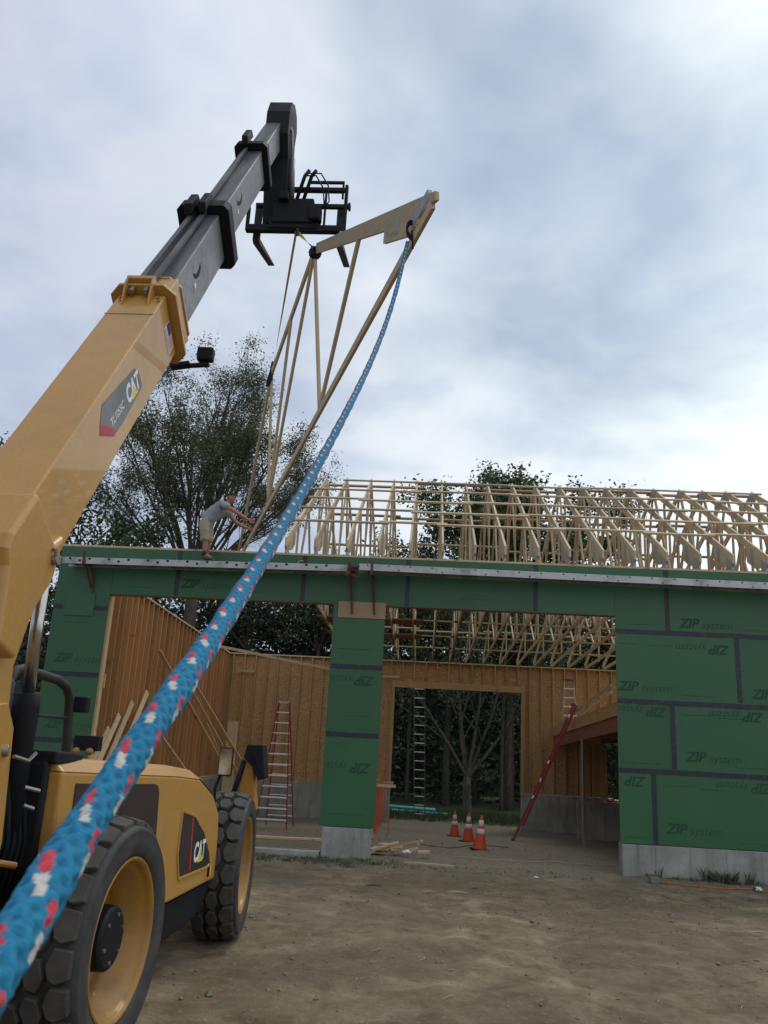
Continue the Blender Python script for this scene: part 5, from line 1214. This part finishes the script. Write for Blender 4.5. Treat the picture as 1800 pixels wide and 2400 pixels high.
    for k in range(30):
        x = 0.42+k*0.10; y = -0.72-0.10*math.sin(k*0.35)-0.012*k; pts.append((x, y, zg(x, y)+0.018))
    m.tube(pts, 0.009, 6); m.build('cord', cord_m, t, smooth=True)
    z = zg(0.36, -0.65); MB().box((0.29, -0.72, z), (0.43, -0.58, z+0.09)).build('outlet_box', alu_d, t, bevel=0.01)
    # cords on the gravel floor
    for lb, pts in (('thin dark cord snaking over the gravel floor behind the pier', [(-4.1+0.15*k, 3.0+0.5*math.sin(k*0.6)+0.08*k) for k in range(18)]), ('long thin cord crossing the gravel floor from the cones to the right wall', [(-2.9+0.22*k, 1.0+0.06*math.sin(k*0.9)+0.02*k) for k in range(16)])):
        o = MB().tube([(x, y, zg(x, y)+0.012) for x, y in pts], 0.007, 6).build('cord', blk if 'dark' in lb else gray_board, smooth=True); tag(o, lb, 'cord')
    # leaning boards in the left bay
    for k, (lb, p, q) in enumerate((('short rough board leaning at the left end of the row in the left bay', (-10.1, -0.0+0.35, 0.0), (-10.36, 3.26, 1.99)), ('rough board leaning second from the left in the left bay', (-10.05, 0.6, 0.0), (-10.36, 3.81, 2.29)), ('tall rough board leaning third from the left in the left bay', (-10.0, 1.0, 0.0), (-10.36, 4.59, 2.62)), ('tallest rough board leaning at the right end of the row in the left bay', (-9.95, 1.5, 0.0), (-10.36, 5.59, 2.92)))):
        q = (LFT+0.19, q[1], q[2])
        tag(MB().beam(p, q, 0.13, 0.035, (1, 0, 0.3)).build('leaning_board', pine_z), lb, 'board', 'boards leaning in the left bay')
    # bench board with bag behind right opening
    t = thing('sawhorse_bench', 'pale board on trestle legs seen through the small rear opening at right', 'bench', (3.1, 14.9, -0.6))
    MB().box((2.70, 14.75, 0.38), (4.1, 15.05, 0.42)).build('top', pine_x, t)
    for x in (2.95, 3.9):
        for s in (-1, 1): MB().beam((x, 14.9+s*0.30, -0.72), (x, 14.9+s*0.04, 0.38), 0.04, 0.04, (1, 0, 0)).build('leg', pine_z, t)
    t = thing('bag', 'red and white plastic bag slumped on the bench board', 'bag', (2.95, 14.9, 0.42)); crumple((2.98, 14.88, 0.49), 0.17, bag_m, t, 3, 0.4); crumple((3.2, 14.86, 0.48), 0.10, white_pl, t, 7, 0.35)
    # planks and kerb on the ground left of the pier
    tag(MB().beam((-8.6, 2.5, zg(-8.6, 2.5)+0.02), (-5.3, 2.9, zg(-5.3, 2.9)+0.02), 0.14, 0.04).build('ground_board', pine_x), 'long pale board lying on the ground behind the front wheel, left of the pier', 'board')
    tag(MB().beam((-8.3, 0.15, 0.03), (-5.25, 0.10, 0.03), 0.25, 0.10).build('threshold_curb', conc), 'low concrete curb strip across the left door opening', 'curb')
    tag(MB().beam((-3.75, -0.15, zg(-3.7, -0.2)+0.02), (-2.9, -0.25, zg(-2.9, -0.2)+0.02), 0.10, 0.04).build('board_scrap', gray_board), 'grey board lying alone on the dirt in front of the centre opening', 'scrap wood')
    # twigs, clods and litter in the yard
    rr = random.Random(4); m = MB()
    for k in range(150):
        x, y = rr.uniform(-4.6, 3.0), rr.uniform(-9.5, -0.6); z = zg(x, y)+0.006; a = rr.uniform(0, 3.14); l = rr.uniform(0.03, 0.15)
        m.tube([(x, y, z), (x+l*0.5*math.cos(a), y+l*0.5*math.sin(a), z+rr.uniform(0, 0.012)), (x+l*math.cos(a+0.3), y+l*math.sin(a+0.3), z)], rr.uniform(0.002, 0.005), 4)
    tag(m.build('twigs', straw_m), kind='stuff')
    for k, (x, y, l, lb) in enumerate(((-4.25, -2.9, 0.26, 'dark sliver of bark left of the yard centre'), (-3.1, -3.1, 0.30, 'curled pale bark strip in the yard centre'), (0.3, -4.9, 0.25, 'pale split stick on the dirt at right'), (-3.45, -3.15, 0.22, 'thin grey stick in the middle of the yard'))):
        z = zg(x, y)+0.012; tag(MB().tube([(x, y, z), (x+l*0.5, y+0.03, z+0.01), (x+l, y+0.01, z+0.005)], [0.006, 0.014, 0.005], 6).build('stick', gray_board if k != 0 else bark), lb, 'stick')
    m = MB(); rr = random.Random(8)
    for k in range(5200):
        if k < 3600: x, y = rr.uniform(-9.5, 5.0), 0.2+13.0*rr.random()**1.6
        else: x, y = rr.uniform(-5.5, 4.5), rr.uniform(-11.0, 0.3)
        s = rr.uniform(0.006, 0.022)*(1.0 if rr.random() < 0.93 else 1.9); z = zg(x, y)+s*0.2; a = rr.uniform(0, 3)
        ca, sa = math.cos(a)*s, math.sin(a)*s; k1, k2, k3 = rr.uniform(0.6, 1.2), rr.uniform(0.6, 1.1), rr.uniform(0.4, 0.9)
        m.add([(x+ca, y+sa, z), (x-sa*k1, y+ca*k1, z-s*0.1), (x-ca*k2, y-sa*k2, z), (x+sa, y-ca, z-s*0.05), (x+ca*0.1, y+sa*0.2, z+s*k3), (x, y, z-s*0.6)], [(0, 1, 4), (1, 2, 4), (2, 3, 4), (3, 0, 4), (1, 0, 5), (2, 1, 5), (3, 2, 5), (0, 3, 5)])
    tag(m.build('gravel', stone_m), kind='stuff')
    # grass tufts along the wall bases and behind
    m = MB(); rr = random.Random(9)
    def tuft(x, y, n, h):
        z = zg(x, y)-0.01
        for _ in range(n):
            a = rr.uniform(0, 6.28); l = h*rr.uniform(0.5, 1.2); px, py = x+rr.gauss(0, 0.04), y+rr.gauss(0, 0.04); w = rr.uniform(0.003, 0.006); lean = rr.uniform(0.1, 0.7)*l
            dx, dy = math.cos(a), math.sin(a)
            m.add([(px-dy*w, py+dx*w, z), (px+dy*w, py-dx*w, z), (px+dx*lean*0.4+dy*w*0.7, py+dy*lean*0.4-dx*w*0.7, z+l*0.6), (px+dx*lean, py+dy*lean, z+l)], [(0, 1, 2), (0, 2, 3)])
    for _ in range(60): tuft(rr.uniform(0.4, 3.2), rr.gauss(-0.13, 0.06), 8, 0.07)
    for _ in range(22): tuft(rr.choice((1.5, 1.75, 0.6, 2.2))+rr.gauss(0, 0.09), -0.10, 9, 0.20)
    for _ in range(200): tuft(rr.uniform(-7.6, -3.9), rr.gauss(-0.45, 0.28), 12, 0.06)
    for _ in range(80): tuft(rr.uniform(-4.2, -0.3), rr.gauss(-0.5, 0.25), 5, 0.05)
    for _ in range(120): tuft(rr.uniform(-4.6, 2.5), rr.uniform(-6.0, -0.8), 4, 0.04)
    for _ in range(1500): tuft(rr.uniform(-7.5, 5.0), rr.uniform(15.4, 22.0), 9, 0.20)
    tag(m.build('grass', grass_m), kind='stuff')
misc()

# ------------------------------------------------------------------ trees
def leaf_quads(rr, centres, size, n_per, spread, droop=0.0):
    m = MB()
    vs, fs = [], []
    for c in centres:
        for _ in range(n_per):
            p = c+V((rr.gauss(0, spread), rr.gauss(0, spread), rr.gauss(0, spread*0.8)))
            a = V((rr.uniform(-1, 1), rr.uniform(-1, 1), rr.uniform(-0.8, 0.8)-droop)).normalized(); b = a.orthogonal(); b = Matrix.Rotation(rr.uniform(0, 6.28), 3, a) @ b
            l = size*rr.uniform(0.6, 1.25); w = l*rr.uniform(0.32, 0.5); o = len(vs)
            vs += [tuple(p), tuple(p+a*l*0.5+b*w*0.5), tuple(p+a*l), tuple(p+a*l*0.5-b*w*0.5)]; fs.append((o, o+1, o+2, o+3))
    return vs, fs
def tree_skeleton(rr, base, stems, gens, wig=0.12, up=0.06):
    """stems: list of (direction, length, radius). gens: list of (children, angle deg, length factor). returns tube list and tip points"""
    tubes, tips = [], []
    def grow(p, d, L_, r, g):
        n = 5; pts = [p]; q = p.copy(); dd = d.normalized()
        for i in range(n):
            dd = (dd+V((rr.gauss(0, wig), rr.gauss(0, wig), rr.gauss(0, wig*0.6)+up))).normalized(); q = q+dd*L_/n; pts.append(q.copy())
        e = r*0.35 if g < len(gens) else r*0.2
        tubes.append((pts, [r+(e-r)*i/n for i in range(n+1)], g))
        if g >= len(gens): tips.extend(pts[2:]); return
        ch, ang, lf, t0 = gens[g]
        for k in range(ch):
            t = t0+(1-t0)*(k+rr.random())/ch; idx = min(n-1, int(t*n)); b = pts[idx].lerp(pts[idx+1], t*n-idx)
            a = (pts[idx+1]-pts[idx]).normalized(); o = Matrix.Rotation(rr.uniform(0, 6.28), 3, a) @ a.orthogonal().normalized()
            an = R(ang*rr.uniform(0.6, 1.3)); nd = a*math.cos(an)+o*math.sin(an)
            grow(b, nd, L_*lf*rr.uniform(0.7, 1.2)*(1.1-0.4*t), max(0.006, (r+(e-r)*t)*0.62), g+1)
        if g == len(gens)-1: tips.extend(pts[3:])
    for d, L_, r in stems: grow(V(base), V(d), L_, r, 0)
    return tubes, tips
def make_tree(name, label, base, trunk_h, trunk_r, stems, gens, leaf, bark_mat, seed, group=None, wig=0.12, up=0.05, fork_from=None):
    """leaf: (size, per tip, spread, keep, material)"""
    rr = random.Random(seed); t = thing(name, label, 'tree', base, group)
    m = MB(); n = 6
    pts = [V((rr.gauss(0, 0.05)*k/n, rr.gauss(0, 0.05)*k/n, -0.3+(trunk_h+0.3)*k/n)) for k in range(n+1)]
    m.tube(pts, [trunk_r*(1.35 if k == 0 else 1.08-0.3*k/n) for k in range(n+1)], 12)
    tubes, tips = tree_skeleton(rr, pts[-1], stems, gens, wig, up)
    for p_, r_, g in tubes: m.tube([pts[-1]*0+q for q in p_], r_, 8 if g == 0 else 5 if g == 1 else 3, cap=False)
    m.build('trunk', bark_mat, t, smooth=True, local=True)
    size, per, spread, keep, mat = leaf
    if seed == 31: tips = [p for p in tips if rr.random() < (0.06+0.94*min(1.0, max(0.0, ((p-V((0, 0, 10.0))).length-4.0)/3.0)))*(1.0 if p.z > 13.5 else 0.45)*(1.0 if noise.noise(p*0.6) > -0.08 else 0.2)]
    else: tips = [p for p in tips if rr.random() < keep]
    vs, fs = leaf_quads(rr, tips, size, per, spread, 0.25)
    me = bpy.data.meshes.new('crown'); me.from_pydata(vs, [], fs); me.materials.append(mat)
    link('crown', me, t, None, True); return t
def stemset(rr, n, a0, a1, l0, l1, r):
    out = []
    for k in range(n):
        az = 2*math.pi*(k+rr.random()*0.7)/n; an = R(rr.uniform(a0, a1)); L_ = rr.uniform(l0, l1)
        out.append((V((math.cos(az)*math.sin(an), math.sin(az)*math.sin(an), math.cos(an))), L_, r*rr.uniform(0.6, 1.1)))
    return out
def trees():
    rr = random.Random(12)
    # big vase-shaped tree behind the left half of the garage
    st = stemset(rr, 12, 3, 24, 8.8, 10.6, 0.13) + stemset(rr, 18, 26, 54, 6.8, 8.8, 0.10)
    make_tree('tall_tree', 'tall vase-shaped tree with many upright stems behind the left half of the garage', (-14.9, 24, -0.8), 9.6, 0.36, st,
              [(8, 26, 0.36, 0.34), (5, 36, 0.44, 0.25), (3, 42, 0.5, 0.3)], (0.12, 9, 0.25, 0.85, leaf_olive), bark, 31, wig=0.06, up=0.035)
    # leafy maple behind the trusses
    rr = random.Random(13); st = stemset(rr, 10, 5, 55, 4.0, 6.0, 0.12)
    make_tree('leafy_tree', 'leafy dark green tree rising behind the roof trusses', (0.6, 26, -0.9), 10.4, 0.20, st, [(8, 38, 0.45, 0.25), (5, 42, 0.5, 0.25)], (0.22, 18, 0.32, 0.95, leaf_dark), bark, 32, wig=0.12, up=0.02)
    rr = random.Random(14); st = stemset(rr, 7, 10, 55, 3.0, 5.2, 0.10)
    make_tree('leafy_tree', 'lower leafy tree behind the trusses, left of the taller leafy one', (-2.3, 27, -0.9), 8.6, 0.17, st, [(7, 38, 0.45, 0.25), (5, 42, 0.5, 0.3)], (0.22, 12, 0.32, 0.8, leaf_dark), bark, 33, wig=0.12, up=0.02)
    rr = random.Random(15); st = stemset(rr, 7, 10, 55, 3.2, 5.4, 0.10)
    make_tree('leafy_tree', 'open leafy tree seen low behind the middle trusses', (-6.0, 28, -0.9), 7.0, 0.17, st, [(6, 38, 0.45, 0.25), (4, 42, 0.5, 0.3)], (0.24, 5, 0.32, 0.5, leaf_dark), bark, 34, wig=0.12, up=0.02)
    rr = random.Random(16); st = stemset(rr, 8, 10, 60, 3.5, 5.5, 0.10)
    make_tree('leafy_tree', 'leafy tree half hidden behind the boom at the left end of the garage', (-18.4, 22, -0.9), 8.3, 0.22, st, [(6, 38, 0.45, 0.25), (4, 42, 0.5, 0.3)], (0.24, 7, 0.32, 0.7, leaf_dark), bark, 35, wig=0.12, up=0.02)
    rr = random.Random(17); st = stemset(rr, 8, 10, 55, 4, 6.2, 0.12)
    make_tree('leafy_tree', 'distant leafy tree showing only its crown at the left picture edge', (-28.4, 24, -0.9), 12.0, 0.3, st, [(6, 38, 0.45, 0.25), (4, 42, 0.5, 0.3)], (0.28, 8, 0.34, 0.75, leaf_olive), bark, 36, wig=0.12, up=0.02)
    # pale, many-limbed old tree framed by the rear doorway
    st = [(V((-0.75, 0.0, 1.0)), 7.5, 0.075), (V((-0.35, 0.1, 1.0)), 8.0, 0.09), (V((0.10, -0.1, 1.0)), 8.0, 0.085), (V((0.45, 0.0, 1.0)), 7.5, 0.08), (V((-0.05, 0.4, 1.0)), 7.0, 0.09), (V((0.8, 0.2, 1.0)), 6.5, 0.08)]
    make_tree('old_pale_tree', 'old spreading tree with pale mottled limbs framed by the rear doorway', (-1.55, 21.5, -0.75), 1.5, 0.21, st, [(6, 35, 0.5, 0.2), (4, 40, 0.5, 0.3), (3, 40, 0.5, 0.3)], (0.15, 9, 0.32, 0.75, leaf_dark), bark_pale, 37, wig=0.10, up=0.02)
    rr = random.Random(18)
    # slim trunks in the wood behind
    spots = [(-12.5, 27), (-10.2, 29), (-8.8, 26.5), (-7.6, 30), (-5.6, 25), (-4.2, 27.5), (0.2, 25.0), (0.9, 27.0), (1.6, 24.5), (1.9, 26.5), (4.5, 27), (6.2, 25.5), (8, 29), (-14.5, 30), (11, 27), (-0.8, 28.5)]
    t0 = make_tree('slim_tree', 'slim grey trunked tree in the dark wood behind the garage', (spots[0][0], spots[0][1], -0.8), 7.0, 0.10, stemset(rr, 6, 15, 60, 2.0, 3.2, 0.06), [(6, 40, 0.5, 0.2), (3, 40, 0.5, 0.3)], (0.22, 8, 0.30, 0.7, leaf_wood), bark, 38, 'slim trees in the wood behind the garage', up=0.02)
    for x, y in spots[1:]:
        c = copy_tree(t0); c.location = (x, y, -0.8); c.rotation_euler = (0, 0, rr.uniform(0, 6.28)); s = rr.uniform(0.85, 1.02); c.scale = (s, s, s)
    # the wood itself: a deep dark mass of undergrowth and foliage
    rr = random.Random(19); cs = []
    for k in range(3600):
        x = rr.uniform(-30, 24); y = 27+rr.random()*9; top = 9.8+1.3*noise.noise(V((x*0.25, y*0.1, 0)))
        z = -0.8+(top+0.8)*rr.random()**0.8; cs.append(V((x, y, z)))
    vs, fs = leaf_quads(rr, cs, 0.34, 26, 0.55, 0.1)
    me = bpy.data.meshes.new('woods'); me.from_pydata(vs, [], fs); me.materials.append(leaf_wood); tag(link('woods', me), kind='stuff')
    # hillside of dark undergrowth closing the wood
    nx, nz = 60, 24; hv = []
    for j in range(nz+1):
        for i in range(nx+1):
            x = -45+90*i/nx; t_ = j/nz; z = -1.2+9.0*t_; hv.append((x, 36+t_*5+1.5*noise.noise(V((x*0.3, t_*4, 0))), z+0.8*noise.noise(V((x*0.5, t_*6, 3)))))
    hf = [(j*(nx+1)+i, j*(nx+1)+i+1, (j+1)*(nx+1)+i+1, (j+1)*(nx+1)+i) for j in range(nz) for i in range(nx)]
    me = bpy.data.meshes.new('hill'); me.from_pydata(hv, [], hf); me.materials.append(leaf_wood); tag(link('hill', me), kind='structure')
    # bushes at the wood's foot
trees()
